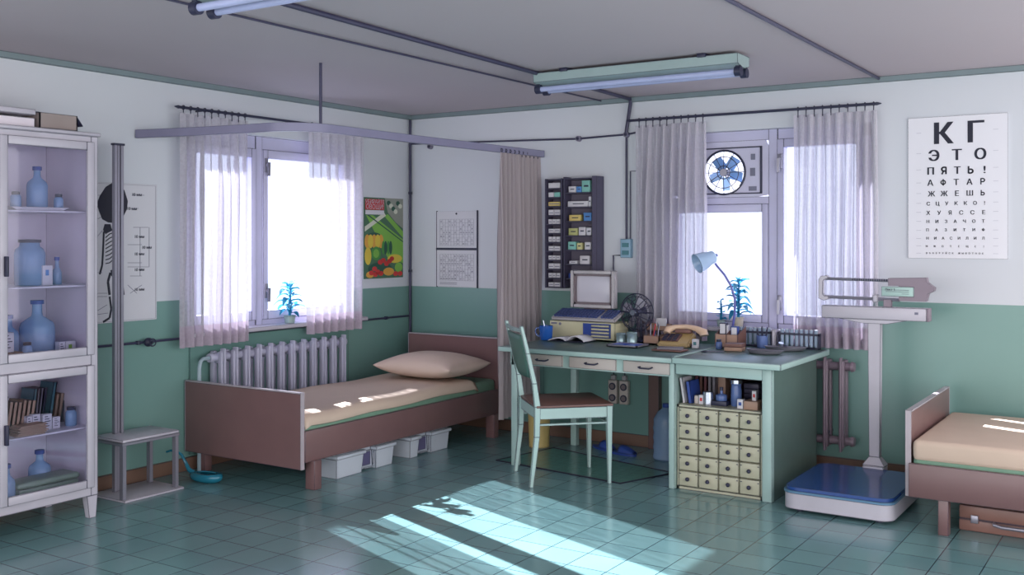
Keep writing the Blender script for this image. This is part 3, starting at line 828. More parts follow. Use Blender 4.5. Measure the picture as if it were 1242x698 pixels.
fr.build('front_frame', M_white, cb)
for a, b in ((-3.822, CY1 - .025), (CY0 + .025, -3.828)):
    for z0, z1 in ((.87, 2.0), (.165, .815)):
        d = MB(); q = .045
        d.box(.492, .508, a + q, b - q, z0, z0 + q, .004).box(.492, .508, a + q, b - q, z1 - q, z1, .004).box(.492, .508, a, a + q, z0, z1, .004).box(.492, .508, b - q, b, z0, z1, .004)
        do = d.build('door', M_white, cb)
        MB().box(.497, .501, a + q, b - q, z0 + q, z1 - q).build('glass_pane', G_cab, do, smooth=0)
        hy = a + .03 if a > -3.83 else b - .03
        zz = 1.3 if z0 > .8 else .47
        MB().box(.508, .53, hy - .008, hy + .008, zz, zz + .10, .003).build('handle', M_dark, do)
for x in (.08, .475):
    for y in (CY0 + .03, CY1 - .025):
        MB().hexa([(x - .02, y - .02, 0), (x + .015, y - .02, 0), (x + .015, y + .02, 0), (x - .02, y + .02, 0)], [(x - .03, y - .035, .12), (x + .017, y - .035, .12), (x + .017, y + .028, .12), (x - .03, y + .028, .12)]).build('leg', M_white, cb)

def bottle(name, x, y, z, r, h, neck, label, m=None, cap=None, group='blue glass bottles and jars in the cabinet', cat='bottle'):
    m = m or G_bottle; t = T(name, label, cat, (x, y, z), 0, group)
    nr, nh = neck
    body = h - nh
    MB().lathe([(0, 0), (r * .93, 0), (r, .008), (r, body * .72), (r * .9, body * .84), (nr * 1.15, body), (nr, body + nh * .3), (nr, h)], (x, y, z), 22).build('glass_body', m, t, smooth=50)
    MB().lathe([(0, h + .008), (nr * 1.35, h + .008), (nr * 1.35, h - .012), (nr, h - .012)][::-1], (x, y, z), 18).build('cap', cap or M_bookblue, t)
    return t
def jar(name, x, y, z, r, h, label, m=None, group='blue glass bottles and jars in the cabinet'):
    m = m or G_bottle; t = T(name, label, 'jar', (x, y, z), 0, group)
    MB().lathe([(0, 0), (r * .93, 0), (r, .006), (r, h * .72), (r * .9, h * .82), (r * .66, h * .88), (r * .62, h)], (x, y, z), 22).build('glass_body', m, t, smooth=50)
    MB().lathe([(r * .7, h - .008), (r * .74, h - .006), (r * .74, h + .008), (0, h + .01)], (x, y, z), 18).build('lid', M_dark, t)
    return t
def cy(u, x): return P(u, 300, x=x).y
tr = MB(); z = 1.632
tr.prism([(cy(8, .33), z + .001), (cy(64, .33), z + .001), (cy(72, .33), z + .018), (cy(1, .33), z + .018)], 'x', .25, .42)
tag(tr.build('enamel_tray', M_paper), 'shallow white tray on the top cabinet shelf', 'tray')
zt = z + .019
bottle('glass_bottle', .33, cy(45, .33), zt, .052, .205, (.017, .05), 'tall blue bottle on the white tray, top cabinet shelf')
jar('glass_jar', .33, cy(19, .33), zt, .027, .07, 'small blue jar at left on the white tray')
jar('glass_jar', .36, cy(71, .36), z, .024, .083, 'small slim blue jar right of the white tray')
z = 1.242
jar('glass_jar', .30, cy(36, .30), z, .076, .232, 'very large blue jar on the second cabinet shelf')
jar('glass_jar', .34, cy(0, .34), z, .026, .075, 'small blue jar left of the very large jar')
bottle('glass_bottle', .32, cy(69, .32), z, .024, .14, (.010, .05), 'slim blue bottle beside the white medicine boxes')
z = .862
bottle('glass_bottle', .26, cy(45, .26), z, .088, .29, (.025, .075), 'very large blue bottle on the middle cabinet floor')
bottle('glass_bottle', .24, cy(10, .24), z, .052, .22, (.018, .055), 'medium blue bottle behind the label-covered boxes')
jar('glass_jar', .38, cy(33, .38), z, .026, .085, 'small blue jar in front of the very large bottle')
z = .485
jar('glass_jar', .36, cy(86, .36), z, .029, .092, 'blue jar at the right end of the book shelf')
z = .155
bottle('glass_bottle', .26, cy(48, .26), z, .056, .20, (.018, .05), 'blue bottle behind the grey-green tin box')
bottle('glass_bottle', .40, cy(7, .40), z, .044, .19, (.018, .05), 'blue bottle at the left of the grey-green tin box')
def cbox(name, u0, u1, x, d, z, h, m, label, cat='box', mark=None, group=None):
    y0, y1 = cy(u0, x), cy(u1, x)
    t = T(name, label, cat, (x - d / 2, (y0 + y1) / 2, z), 0, group)
    MB().box(x - d, x, y0, y1, z, z + h, .001).build('carton', m, t)
    if mark:
        q = MB()
        if mark == 'text':
            for k in range(5):
                zz = z + h * (.82 - .15 * k); q.box(x, x + .001, y0 + (y1 - y0) * .2, y0 + (y1 - y0) * (.55 + .3 * ((k * 7) % 3) / 2), zz, zz + h * .05)
            q.build('printed_lines', M_dark, t)
        else:
            q.box(x, x + .001, y0 + (y1 - y0) * .3, y0 + (y1 - y0) * .62, z + h * .5, z + h * .78); q.build('printed_mark', mark, t)
    return t
gm = 'medicine boxes in the cabinet'
cbox('medicine_box', 44, 51, .37, .05, 1.242, .10, M_paper, 'narrow white medicine box on second shelf behind the blue-marked box', mark='text', group=gm)
cbox('medicine_box', 51.5, 64, .38, .04, 1.242, .105, M_paper, 'white medicine box with a blue mark on the second cabinet shelf', mark=M_skyb, group=gm)
cbox('wooden_case', -12, 28, .42, .12, .862, .05, M_wood, 'flat light brown case on the middle cabinet floor', 'case')
cbox('medicine_box', 3, 17, .40, .04, .913, .10, M_paper, 'white label-covered box standing on the flat brown case', mark='text', group=gm)
cbox('medicine_box', -10, 2.5, .40, .04, .913, .10, M_cardwhite, 'white box cut by the photo edge on the flat brown case', mark='text', group=gm)
cbox('medicine_box', 72, 79, .38, .04, .862, .078, M_paper, 'white medicine box left of the green-marked box', mark='text', group=gm)
cbox('medicine_box', 79.5, 92, .38, .04, .862, .078, M_paper, 'white medicine box with a green mark, middle cabinet floor', mark=M_lime, group=gm)
z = .485; gb = 'books in the cabinet'
def lean_book(u, x, d, z, w, h, lean, m, label, group=gb):
    y = cy(u, x); t = T('book', label, 'book', (x - d / 2, y, z), 0, group)
    M = Matrix.Translation((x, y, z)) @ Matrix.Rotation(lean, 4, 'X')
    a = MB(); a.box(-d, 0, 0, .004, 0, h, M=M).box(-d, 0, w - .004, w, 0, h, M=M).box(-.004, 0, 0, w, 0, h, M=M); a.build('cover', m, t)
    MB().box(-d + .004, -.005, .004, w - .004, .004, h - .005, M=M).build('pages', M_paper, t)
    return t
ords = ['first', 'second', 'third', 'fourth', 'fifth', 'sixth', 'seventh', 'eighth', 'ninth', 'tenth', 'eleventh', 'twelfth']
for k in range(6):
    lean_book(6 + 5.6 * k, .34, .13, z, .022, .17 - .004 * (k % 3), R(-9), M_booktan, 'leaning tan book, %s from left in the tan row' % ords[k])
lean_book(1.5, .34, .13, z, .018, .20, R(-6), M_dark, 'dark book at the left photo edge before the tan row')
for k in range(4):
    lean_book(37 + 4 * k, .22, .12, z, .016, .20, R(-7), (M_bookteal, M_bookgrey, M_bookgrey, M_dark)[k], '%s book, %s in the middle group behind the medicine boxes' % (('teal', 'grey', 'grey', 'dark')[k], ords[k]))
for k in range(4):
    lean_book(58 + 5.5 * k, .22, .12, z, .02, .225 if k in (0, 3) else .16, R(-9), (M_bookteal, M_booktan, M_booktan, M_bookgrey)[k], '%s book, %s in the right-hand leaning group of the cabinet' % (('tall teal', 'short tan', 'short tan', 'tall grey')[k], ords[k]))
for i, (u0, u1, h) in enumerate(((33, 39, .085), (39.5, 49, .09), (52, 63, .082), (64, 73, .06))):
    cbox('medicine_box', u0, u1, .37, .035, z, h, M_paper, 'white printed box, %s from left before the cabinet books' % ords[i], mark='text', group=gm)
pk = T('paper_stack', 'loose stack of dog-eared papers on the cabinet book shelf', 'papers', (.41, cy(35, .41), z))
mb = MB()
for k in range(7):
    M = Matrix.Translation((.41, cy(35 + (k * 37 % 5) - 2, .41), z + .002 + .0075 * k)) @ Matrix.Rotation(R((k * 53 % 17) - 8), 4, 'Z')
    mb.box(-.04, .04, -.075, .075, 0, .006, M=M)
mb.build('sheets', M_booktan, pk)
gx = T('tin_box', 'grey-green lidded tin box on the cabinet bottom', 'box', (.38, cy(60, .4), .155))
MB().box(.30, .44, cy(20, .42), cy(93, .42), .155, .215, .006).build('base', M_greenbox, gx)
MB().box(.296, .444, cy(19, .42), cy(94, .42), .217, .248, .012, 3).build('lid', M_greenbox, gx)

# on top of cabinet
cx_ = T('cardboard_box', 'open brown cardboard box on top of the medicine cabinet', 'box', (.4, -3.5, 2.05))
ya, yb = cy(48, .46), cy(94, .46)
mb = MB(); mb.box(.30, .46, ya, yb, 2.05, 2.055).box(.455, .46, ya, yb, 2.05, 2.135).box(.30, .305, ya, yb, 2.05, 2.135).box(.30, .46, ya, ya + .005, 2.05, 2.135).box(.30, .46, yb - .005, yb, 2.05, 2.135)
mb.build('carton', M_carton, cx_)
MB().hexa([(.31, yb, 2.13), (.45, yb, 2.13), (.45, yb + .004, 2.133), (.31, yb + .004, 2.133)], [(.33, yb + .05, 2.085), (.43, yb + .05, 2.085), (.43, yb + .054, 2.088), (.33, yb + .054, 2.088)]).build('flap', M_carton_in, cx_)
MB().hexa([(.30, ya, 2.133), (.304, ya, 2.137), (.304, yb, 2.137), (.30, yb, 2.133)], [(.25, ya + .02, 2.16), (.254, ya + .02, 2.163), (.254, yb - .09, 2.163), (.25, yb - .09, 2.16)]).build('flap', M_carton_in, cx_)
wb = T('lidded_box', 'long white lidded box on top of the cabinet at the photo edge', 'box', (.4, -3.9, 2.05))
yb = cy(42, .46)
MB().box(.25, .46, -4.15, yb, 2.05, 2.100).build('body', M_cabin, wb)
MB().box(.245, .465, -4.155, yb + .004, 2.116, 2.145, .003).build('lid', M_white, wb)

# ------------------------------------------------------------------ anatomy chart, poster, calendar, eye chart
ac = T('anatomy_chart', 'white chart with a dark infant skeleton drawing behind the height gauge', 'chart', (.005, -2.72, .985))
MB().box(.002, .006, -2.945, -2.51, .985, 1.82).build('sheet', M_paper, ac)
d = MB()
def ap(u, v): q = P(u, v, x=.007); return (q.y, q.z)
def stroke(mb, pts, wd, x0=.006, x1=.0072):
    for (a, b) in zip(pts[:-1], pts[1:]):
        a = Vector(a); b = Vector(b); t_ = (b - a)
        if t_.length < 1e-6: continue
        nn = Vector((-t_.y, t_.x)).normalized() * wd / 2
        mb.prism([tuple(a + nn), tuple(b + nn), tuple(b - nn), tuple(a - nn)], 'x', x0, x1)
skull = [(136, 222), (128, 227), (121, 238), (117.5, 247), (120, 256), (124, 266), (131, 270), (140, 271), (147, 268), (154, 254), (155, 244), (151, 231), (145, 224)]
d.prism([ap(*p) for p in skull], 'x', .006, .0075)
d.prism([ap(*p) for p in ((127, 272), (134, 272), (136, 280), (128, 284), (125, 279))], 'x', .006, .0075)
stroke(d, [ap(141, 270), ap(141, 330)], .02)
for k in range(9):
    stroke(d, [ap(141, 277 + 4.3 * k), ap(133, 279 + 5 * k), ap(128, 284 + 4.5 * k)], .006)
    stroke(d, [ap(141, 277 + 4.3 * k), ap(150, 280 + 4.6 * k)], .006)
stroke(d, [ap(126, 281), ap(125, 305), ap(124, 322), ap(121, 333)], .012)
d.prism([ap(*p) for p in ((134, 328), (141, 326), (149, 328), (149, 336), (141, 339), (135, 335))], 'x', .006, .0075)
stroke(d, [ap(134, 331), ap(131, 342), ap(133, 358)], .016); stroke(d, [ap(133, 360), ap(135, 375), ap(133, 386), ap(125, 391)], .013)
stroke(d, [ap(147, 332), ap(150, 358)], .014)
d.build('skeleton_drawing', M_black, ac)
d = MB()
d.box(.006, .007, -2.938, -2.517, 1.812, 1.8135); d.box(.006, .007, -2.938, -2.517, .992, .9935); d.box(.006, .007, -2.519, -2.517, .992, 1.813)
for (a, b) in (((160, 237), (175, 237)), ((158, 253), (168, 253)), ((162, 276), (180, 276)), ((155, 297), (172, 297)), ((155, 319), (172, 319)), ((155, 324), (181, 324)), ((158, 335), (172, 335)), ((170, 276), (170, 335)), ((181, 276), (181, 324)), ((117, 237), (125, 237)), ((116, 267), (124, 263)), ((116, 290), (124, 280)), ((117, 331), (124, 331)), ((118, 356), (130, 356)), ((118, 360), (130, 360)), ((117, 378), (130, 370)), ((117, 382), (131, 380)), ((155, 346), (166, 356)), ((158, 356), (172, 346))):
    stroke(d, [ap(*a), ap(*b)], .003)
d.build('dimension_lines', M_line, ac)
d = MB()
for (u, v) in ((166, 238), (160, 255), (169, 289), (169, 310), (178, 302), (169, 329), (169, 353)):
    y_, z_ = ap(u, v); text_into(d, '10 мм', (.0072, y_, z_), (0, 1, 0), (0, 0, 1), .026, .0004)
d.build('dimension_text', M_dark, ac, smooth=0)

def face(m, c=None): return m
ps = T('poster', 'green poster of vegetables with red title on the wall beside the corner pipe', 'poster', (.004, -.335, 1.174))
MB().box(.002, .006, -.575, -.095, 1.17, 1.81).build('sheet', mat('poster_green', (70, 108, 84), .7, ink=.003), ps)
Mp = [mat('poster_' + n_, c_, .7, ink=0) for n_, c_ in (('lightgreen', (122, 176, 76)), ('grey', (142, 146, 136)), ('orange', (212, 158, 70)), ('leafgreen', (72, 140, 66)), ('yellow', (214, 190, 72)), ('redveg', (196, 58, 58)), ('darkgreen', (44, 84, 70)), ('pale', (204, 206, 190)))]
def pq(a, b): return (-.575 + .48 * a, 1.81 - .64 * b)
art = MB()
def poly(mi, pts, x1=.0068): art.mi = mi; art.prism([pq(*p) for p in pts], 'x', .006, x1)
def ell(mi, a, b, ra, rb, x1=.007): poly(mi, [(a + ra * math.cos(2 * PI * k / 18), b + rb * math.sin(2 * PI * k / 18)) for k in range(18)], x1)
poly(0, [(.05, .22), (.22, .22), (1, .52), (1, .82), (.6, .75)]); poly(0, [(.5, .22), (.6, .2), (1, .42), (1, .5)])
poly(1, [(.52, .0), (1, 0), (1, .38), (.8, .30), (.6, .18)]); poly(7, [(.02, .36), (.5, .18), (.55, .22), (.02, .42)], .0069)
poly(6, [(.08, .22), (.12, .215), (1, .54), (1, .555)], .0071)
for k in range(6): ell(7 if k % 2 else 6, .62 + .06 * k, .06 + .035 * (k % 4), .05, .03, .0072 + .0001 * k)
ell(6, .25, .53, .24, .1, .0069)
for k, dx in enumerate((-.17, -.09, 0, .09, .17)): ell((2, 4)[k % 2], .25 + dx, .54, .065, .085, .0072 + .0001 * (k % 2))
for k, dx in enumerate((-.10, -.04, .03, .09)): ell((3, 6)[k % 2], .58 + dx, .62, .04, .085, .0073 + .0001 * (k % 2))
ell(3, .30, .69, .12, .085, .0074); ell(0, .30, .69, .075, .055, .0076); ell(4, .10, .72, .08, .11, .0072)
ell(4, .78, .76, .19, .055, .0075); ell(2, .62, .92, .14, .05, .0073); ell(0, .88, .87, .1, .06, .0075); ell(2, .15, .95, .1, .04, .0072); ell(6, .4, .88, .3, .08, .0071)
for a, b in ((.48, .78), (.56, .82), (.64, .79), (.70, .76), (.40, .80), (.26, .88), (.34, .92), (.18, .93), (.42, .94), (.28, .95), (.80, .95), (.92, .95)): ell(5, a, b, .06, .03, .0078)
art.build('vegetable_print', Mp, ps)
MB().prism([pq(.03, .02), pq(.50, .02), pq(.50, .15), pq(.03, .15)], 'x', .006, .0085).build('title_block', M_red, ps)
MB().prism([pq(.03, .155), pq(.50, .155), pq(.50, .21), pq(.03, .21)], 'x', .006, .0085).build('subtitle_block', M_paper, ps)
d = MB()
for s_, b_, hh in (('УБИРАЙТЕ', .075, .044), ('ОВОЩИ!', .14, .052)):
    p_ = pq(.265, b_); text_into(d, s_, (.0095, p_[0], p_[1]), (0, 1, 0), (0, 0, 1), hh)
d.build('title_text', M_paper, ps, smooth=0)

cl = T('wall_calendar', 'two-sheet white wall calendar hanging on back wall above the bed head', 'calendar', (.486, 0, 1.09))
CX0, CX1 = .29, .683
MB().box(CX0, CX1, -.012, -.002, 1.41, 1.705).build('upper_sheet', M_paper, cl)
MB().box(CX0, CX1, -.012, -.002, 1.10, 1.395).build('lower_sheet', M_paper, cl)
MB().box(CX0 - .006, CX1 + .006, -.016, 0, 1.393, 1.412).build('binding', M_dark, cl)
MB().box(CX1, CX1 + .008, -.014, 0, 1.095, 1.71).box(CX0 - .006, CX0, -.012, 0, 1.095, 1.71).build('backing_edge', M_dark, cl)
MB().ball((.486, -.014, 1.685), .008).build('pin', M_dark, cl)
d = MB()
for zb in (1.43, 1.15):
    for k in range(8): zz = zb + .03 * k; d.box(CX0 + .03, CX1 - .03, -.0128, -.012, zz, zz + .0015)
    for k in range(13): xx = CX0 + .03 + .0277 * k; d.box(xx, xx + .0015, -.0128, -.012, zb, zb + .21)
for zb in (1.13, 1.118): d.box(CX0 + .03, CX0 + .20, -.0128, -.012, zb, zb + .004)
d.build('grid_lines', M_line, cl)
d = MB(); rnd = random.Random(3); nn_ = 1
for zb in (1.43, 1.15):
    for r_i in range(7):
        for c_i in range(12):
            if rnd.random() < .6:
                text_into(d, str((nn_ % 31) + 1), (CX0 + .044 + .0277 * c_i, -.0135, zb + .008 + .03 * r_i), (1, 0, 0), (0, 0, 1), .018, .0003)
            nn_ += 1
d.build('dates', M_line, cl, smooth=0)

ec = T('eye_chart', 'white eye test chart with rows of dark Cyrillic letters on the right wall area', 'chart', (4.21, 0, 1.366))
EX0, EX1, EZ0, EZ1 = 3.932, 4.492, 1.366, 2.228
MB().box(EX0, EX1, -.010, -.002, EZ0, EZ1).build('board', mat('eye_chart_paper', (226, 226, 232), .7, ink=.003, noise=.01), ec)
def ez(v): return EZ1 - (v - 141) / (313 - 141) * (EZ1 - EZ0)
rows_ = [('КГ', 174, 26.5, (1145, 1184)), ('ЭТО', 194.4, 13.5, (1134, 1190)), ('ПЯТЬ!', 211, 9, (1130, 1195)), ('АФТАР', 224.5, 7.5, (1129.5, 1193)), ('ЖЖЕШЬ', 237.5, 6.5, (1131, 1193)),
         ('СЦУККО!', 248.6, 4.6, (1127, 1195)), ('ХУЯССЕ', 260, 5, (1127, 1194)), ('НИЗАЧОТ', 270, 4, (1126.5, 1193.5)), ('ПАЗИТИФ', 280, 3.5, (1126, 1193.5)), ('НИАСИЛИЛ', 290, 3.3, (1126, 1193.5)), ('ЖЖОТЕЩЕ!', 299.3, 2.2, (1125, 1194)), ('ВБАБРУЙСК ЖЫВОТНОЕ', 307.5, 2.0, (1125, 1193))]
for s_, v_, hp, (ua, ub) in rows_:
    d = MB(); cap_h = hp * (EZ1 - EZ0) / 172.0
    for i, ch in enumerate(s_):
        if ch == ' ': continue
        u_ = ua + (ub - ua) * i / (len(s_) - 1)
        x_ = EX0 + (u_ - 1101.5) / (1222 - 1101.5) * (EX1 - EX0)
        if ch in DRAWN:
            drawn_into(d, ch, (x_, 0, ez(v_)), cap_h / .74, -.0118, .155 if hp > 8 else .13); continue
        text_into(d, ch, (x_, -.0112, ez(v_)), (1, 0, 0), (0, 0, 1), cap_h / .74, cap_h * (.05 if hp > 8 else .03))
    d.build('letter_row', M_black, ec, smooth=0)
d = MB()
for v_ in (160, 185, 205, 221, 234, 246, 257, 268, 279, 289, 298, 307):
    for u_ in (1115, 1208):
        x_ = EX0 + (u_ - 1101.5) / 120.5 * (EX1 - EX0); d.box(x_ - .014, x_ + .014, -.0106, -.0102, ez(v_), ez(v_) + .003)
d.build('side_marks', mat('faint_print', (196, 196, 206), .8, ink=0), ec)

# ------------------------------------------------------------------ pigeonhole rack on the wall
pr_ = T('pigeonhole_rack', 'dark wall rack with a narrow and a wide column of open slots', 'rack', (1.59, 0, 1.12))
A0, A1, B0, B1 = 1.372, 1.515, 1.535, 1.775
MB().box(A0, B1, -.012, -.002, 1.125, 1.925).build('back_board', M_rack_in, pr_)
mb = MB()
for x in (A0, A1 - .006): mb.box(x, x + .012, -.11, -.012, 1.12, 1.93)
for x in (B0 - .004, ): mb.box(x, x + .012, -.11, -.012, 1.12, 1.94)
mb.box(B1 - .006, B1 + .035, -.11, -.0, 1.12, 1.94)
mb.build('upright', M_rack, pr_)
mb = MB()
za = [1.125 + .0665 * k for k in range(13)]
for z in za: mb.box(A0 + .012, A1 - .006, -.10, -.012, z - .005, z + .005)
zb_ = [1.925 - .105 * k for k in range(8)]
for z in zb_: mb.box(B0 + .008, B1 - .006, -.10, -.012, z - .005, z + .005)
mb.build('divider', M_rack, pr_)
gp = 'packets in the narrow rack column'
proto = None
for k in range(12):
    z = za[11 - k] + .0055
    m_ = {0: M_cardwhite, 1: M_mint, 2: M_yellow}.get(k, M_cardwhite)
    t = T('card_packet', 'small %s packet in the %s slot down the narrow rack column' % ({0: 'blank white', 1: 'pale and mint', 2: 'yellow'}.get(k, 'white'), ords[k]), 'packet', (1.445, -.06, z), 0, gp)
    w_ = [(.0, 1)] if k in (0, 2) else [(0, .45), (.5, 1)] if k % 2 else [(0, .3), (.34, .62), (.66, 1)]
    mb = MB()
    for i, (a, b) in enumerate(w_):
        mb.mi = i % 2 if k == 1 else 0
        mb.box(1.395 + .10 * a, 1.395 + .10 * b, -.095, -.04, z, z + .038 - .004 * ((i * 3 + k) % 3))
    mb.build('cards', [M_cardwhite, m_] if k == 1 else [m_], t)
    if k not in (0, 1):
        q = MB()
        for i, (a, b) in enumerate(w_): q.box(1.395 + .10 * a + .006, 1.395 + .10 * b - .006, -.0965, -.095, z + .012, z + .018)
        q.build('printed_lines', M_line, t)
gp = 'boxes in the wide rack column'
def rb(row, x0, x1, h, m, label, y=-.092):
    z = zb_[row + 1] + .0055
    t = T('card_box', label, 'box', ((x0 + x1) / 2, -.06, z), 0, gp)
    MB().box(x0, x1, y, -.03, z, z + h, .0015).build('carton', m, t)
    q = MB(); q.box(x0 + .25 * (x1 - x0), x0 + .8 * (x1 - x0), y - .001, y, z + h * .45, z + h * .6); q.build('printed_lines', M_dark, t)
rb(0, 1.565, 1.625, .045, M_cardwhite, 'white box at left in the top wide rack slot')
rb(0, 1.63, 1.672, .042, M_skyb, 'blue box in the top wide rack slot')
rb(0, 1.676, 1.745, .085, M_mint, 'tall mint box at right in the top wide rack slot')
rb(1, 1.558, 1.728, .04, M_cardwhite, 'long white folder lying in the second wide rack slot')
rb(1, 1.732, 1.752, .072, M_paper, 'upright white folder at right in the second wide rack slot')
rb(2, 1.57, 1.665, .045, M_yellow, 'yellow box in the third wide rack slot')
rb(2, 1.69, 1.755, .06, M_skyb, 'bright blue box in the third wide rack slot')
rb(3, 1.565, 1.64, .052, mat('olive_card', (176, 178, 120), .6, ink=.001), 'olive yellow box in the fourth wide rack slot')
rb(3, 1.65, 1.705, .06, M_cardwhite, 'white box in the fourth wide rack slot')
rb(3, 1.715, 1.755, .056, M_paper, 'narrow white box at right in the fourth wide rack slot')
rb(4, 1.56, 1.625, .058, M_mint, 'mint box in the fifth wide rack slot')
rb(4, 1.635, 1.675, .05, mat('pale_yellow_card', (196, 192, 140), .6, ink=.001), 'pale yellow box in the fifth wide rack slot')
rb(4, 1.70, 1.75, .055, M_cardwhite, 'white box in the fifth wide rack slot')
rb(5, 1.57, 1.635, .022, M_paper, 'low white packet in the sixth wide rack slot')
rb(5, 1.66, 1.74, .06, M_cardwhite, 'white box in the sixth wide rack slot')
rb(6, 1.565, 1.632, .036, M_bookblue, 'deep blue box just above the monitor')
rb(6, 1.645, 1.755, .034, M_lime, 'lime green box just above the monitor')

# ------------------------------------------------------------------ desk
DZ = .78
dk = T('desk', 'pale teal desk with green top, three drawers and a side cupboard', 'desk', (2.5, -.6, 0))
MB().box(1.60, 2.843, -1.07, -.17, .752, DZ, .004).build('desktop', M_desktop, dk)
MB().box(1.60, 2.843, -1.078, -1.066, .75, DZ + .002, .003).build('front_edge', M_teal_paint, dk)
MB().box(1.66, 2.82, -1.02, -1.005, .662, .752).box(1.66, 1.68, -1.0, -.2, .662, .752).box(1.66, 2.82, -.22, -.2, .662, .752).build('apron', M_teal_paint, dk)
for x0, x1 in ((1.775, 2.06), (2.11, 2.44), (2.49, 2.80)):
    d = MB().box(x0, x1, -1.034, -1.0, .673, .744, .003).build('drawer', M_cream, dk)
    xm = (x0 + x1) / 2
    MB().tube([(xm - .04, -1.034, .712), (xm - .042, -1.055, .71), (xm - .03, -1.06, .706), (xm + .03, -1.06, .706), (xm + .042, -1.055, .71), (xm + .04, -1.034, .712)], .005, 7).build('handle', M_dark, d)
for x, y in ((1.69, -1.0), (1.69, -.22)):
    MB().box(x - .025, x + .025, y - .02, y + .02, 0, .752, .004).build('leg', M_teal_paint, dk)
# side cupboard
MB().box(2.846, 3.49, -1.10, -.17, .757, DZ + .008, .004).build('cupboard_top', M_desktop, dk)
MB().box(2.846, 3.495, -1.108, -1.096, .755, DZ + .011, .003).box(3.488, 3.497, -1.10, -.17, .755, DZ + .011, .003).box(2.840, 2.852, -1.10, -.17, .757, DZ + .016, .002).build('cupboard_edge', M_teal_paint, dk)
MB().box(2.835, 3.365, -1.03, -1.01, .684, .756, .002).build('fascia', M_teal_paint, dk)
for x0, x1 in ((2.79, 2.828), (3.362, 3.42)): MB().box(x0, x1, -1.03, -.99, 0, .757, .003).build('front_post', M_teal_paint, dk)
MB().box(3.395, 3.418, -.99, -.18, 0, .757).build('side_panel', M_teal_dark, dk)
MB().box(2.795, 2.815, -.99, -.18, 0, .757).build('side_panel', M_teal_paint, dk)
MB().box(2.815, 3.395, -.20, -.18, 0, .757).build('back_panel', M_bookred, dk)
# apothecary chest inside the cupboard
ch = T('drawer_chest', 'ivory chest of twenty small knobbed drawers under the desk', 'drawer chest', (3.095, -.7, 0))
mb = MB(); CX, CW, CZ0, CZ1 = 2.832, .525, .02, .488
mb.box(CX, CX + .012, -1.0, -.55, 0, .50).box(CX + CW - .012, CX + CW, -1.0, -.55, 0, .50).box(CX, CX + CW, -1.0, -.55, .488, .502).box(CX, CX + CW, -1.0, -.55, 0, .018).box(CX + .012, CX + CW - .012, -.57, -.55, .018, .488)
mb.build('carcass', M_ivory, ch)
dw = (CW - .024) / 4; dh = (CZ1 - CZ0) / 5
dm = kn = None
for r_i in range(5):
    for c_i in range(4):
        xa = CX + .012 + dw * c_i; z_ = CZ0 + dh * r_i
        if dm is None:
            a = MB(); a.box(xa + .003, xa + dw - .003, -1.008, -.65, z_ + .003, z_ + dh - .004, .003)
            o = a.build('drawer', M_ivory, ch)
            k_ = MB(); k_.cyl((xa + dw / 2, -1.006, z_ + dh / 2), (xa + dw / 2, -1.018, z_ + dh / 2), .006).ball((xa + dw / 2, -1.024, z_ + dh / 2), .0125, 12)
            kk = k_.build('knob', M_dark, o); dm, kn = o, kk
            m_ = MB()
            for sx in (.012, dw - .012): m_.box(xa + sx - .005, xa + sx + .005, -1.0095, -1.008, z_ + dh - .022, z_ + dh - .017)
            sc_ = m_.build('label_tab', M_dark, o)
        else:
            o = dm.copy(); COL.objects.link(o); o.parent = ch; o.location = (dw * c_i, 0, dh * r_i)
            for s_ in (kn, sc_):
                q = s_.copy(); COL.objects.link(q); q.parent = o

# ------------------------------------------------------------------ things on the open shelf of the cupboard (z .502)
SZ = .503
def sx(u, y=-.9): return P(u, 480, y=y).x
def book_up(u, y, w, d, h, m, label, lean=0, z=SZ):
    x = sx(u, y); t = T('book', label, 'book', (x, y, z), 0, 'books and files on the cupboard shelf')
    M = Matrix.Translation((x, y, z)) @ Matrix.Rotation(lean, 4, 'Y')
    a = MB(); a.box(0, .003, 0, d, 0, h, M=M).box(w - .003, w, 0, d, 0, h, M=M).box(0, w, 0, .003, 0, h, M=M); a.build('cover', m, t)
    MB().box(.003, w - .003, .004, d, .003, h - .004, M=M).build('pages', M_paper, t)
book_up(828, -.95, .02, .14, .15, M_cardwhite, 'white leaning file at the left of the cupboard shelf', R(-9))
book_up(835, -.95, .024, .14, .13, M_bookblue, 'blue leaning file at the left of the cupboard shelf', R(-8))
for k in range(5): book_up(843 + 5.2 * k, -.74, .022, .12, .15, (M_bookred, M_wood_dk, M_bookred, M_bookgrey, M_bookgrey)[k], '%s book, %s in the back row of the cupboard shelf' % (('maroon', 'brown', 'maroon', 'grey', 'grey')[k], ords[k]))
def cup(name, x, y, z, r, h, m, label, cat='cup', group=None, taper=1.0):
    o = MB().lathe([(0, 0), (r * taper, 0), (r, h), (r * .9, h), (r * taper * .88, .006), (0, .006)], (x, y, z), 22).build(name, m, None, smooth=50)
    return tag(o, label, cat, group)
cup('metal_cup', sx(859, -.92), -.92, SZ, .032, .075, M_chrome, 'shiny metal cup on the cupboard shelf', 'cup')
bottle('glass_bottle', sx(875, -.90), -.90, SZ + .028, .034, .07, (.008, .03), 'small dark blue decanter on the cupboard shelf', G_bottle_dk, M_dark, None)
tag(MB().box(sx(866, -.9), sx(884, -.9), -.94, -.84, SZ, SZ + .027, .002).build('wooden_block', M_dark), 'dark low box under the small decanter on the cupboard shelf', 'box')
bottle('glass_bottle', sx(893, -.88), -.88, SZ, .032, .145, (.026, .012), 'tall blue cylinder bottle on the cupboard shelf', G_bottle_dk, M_chrome, None)
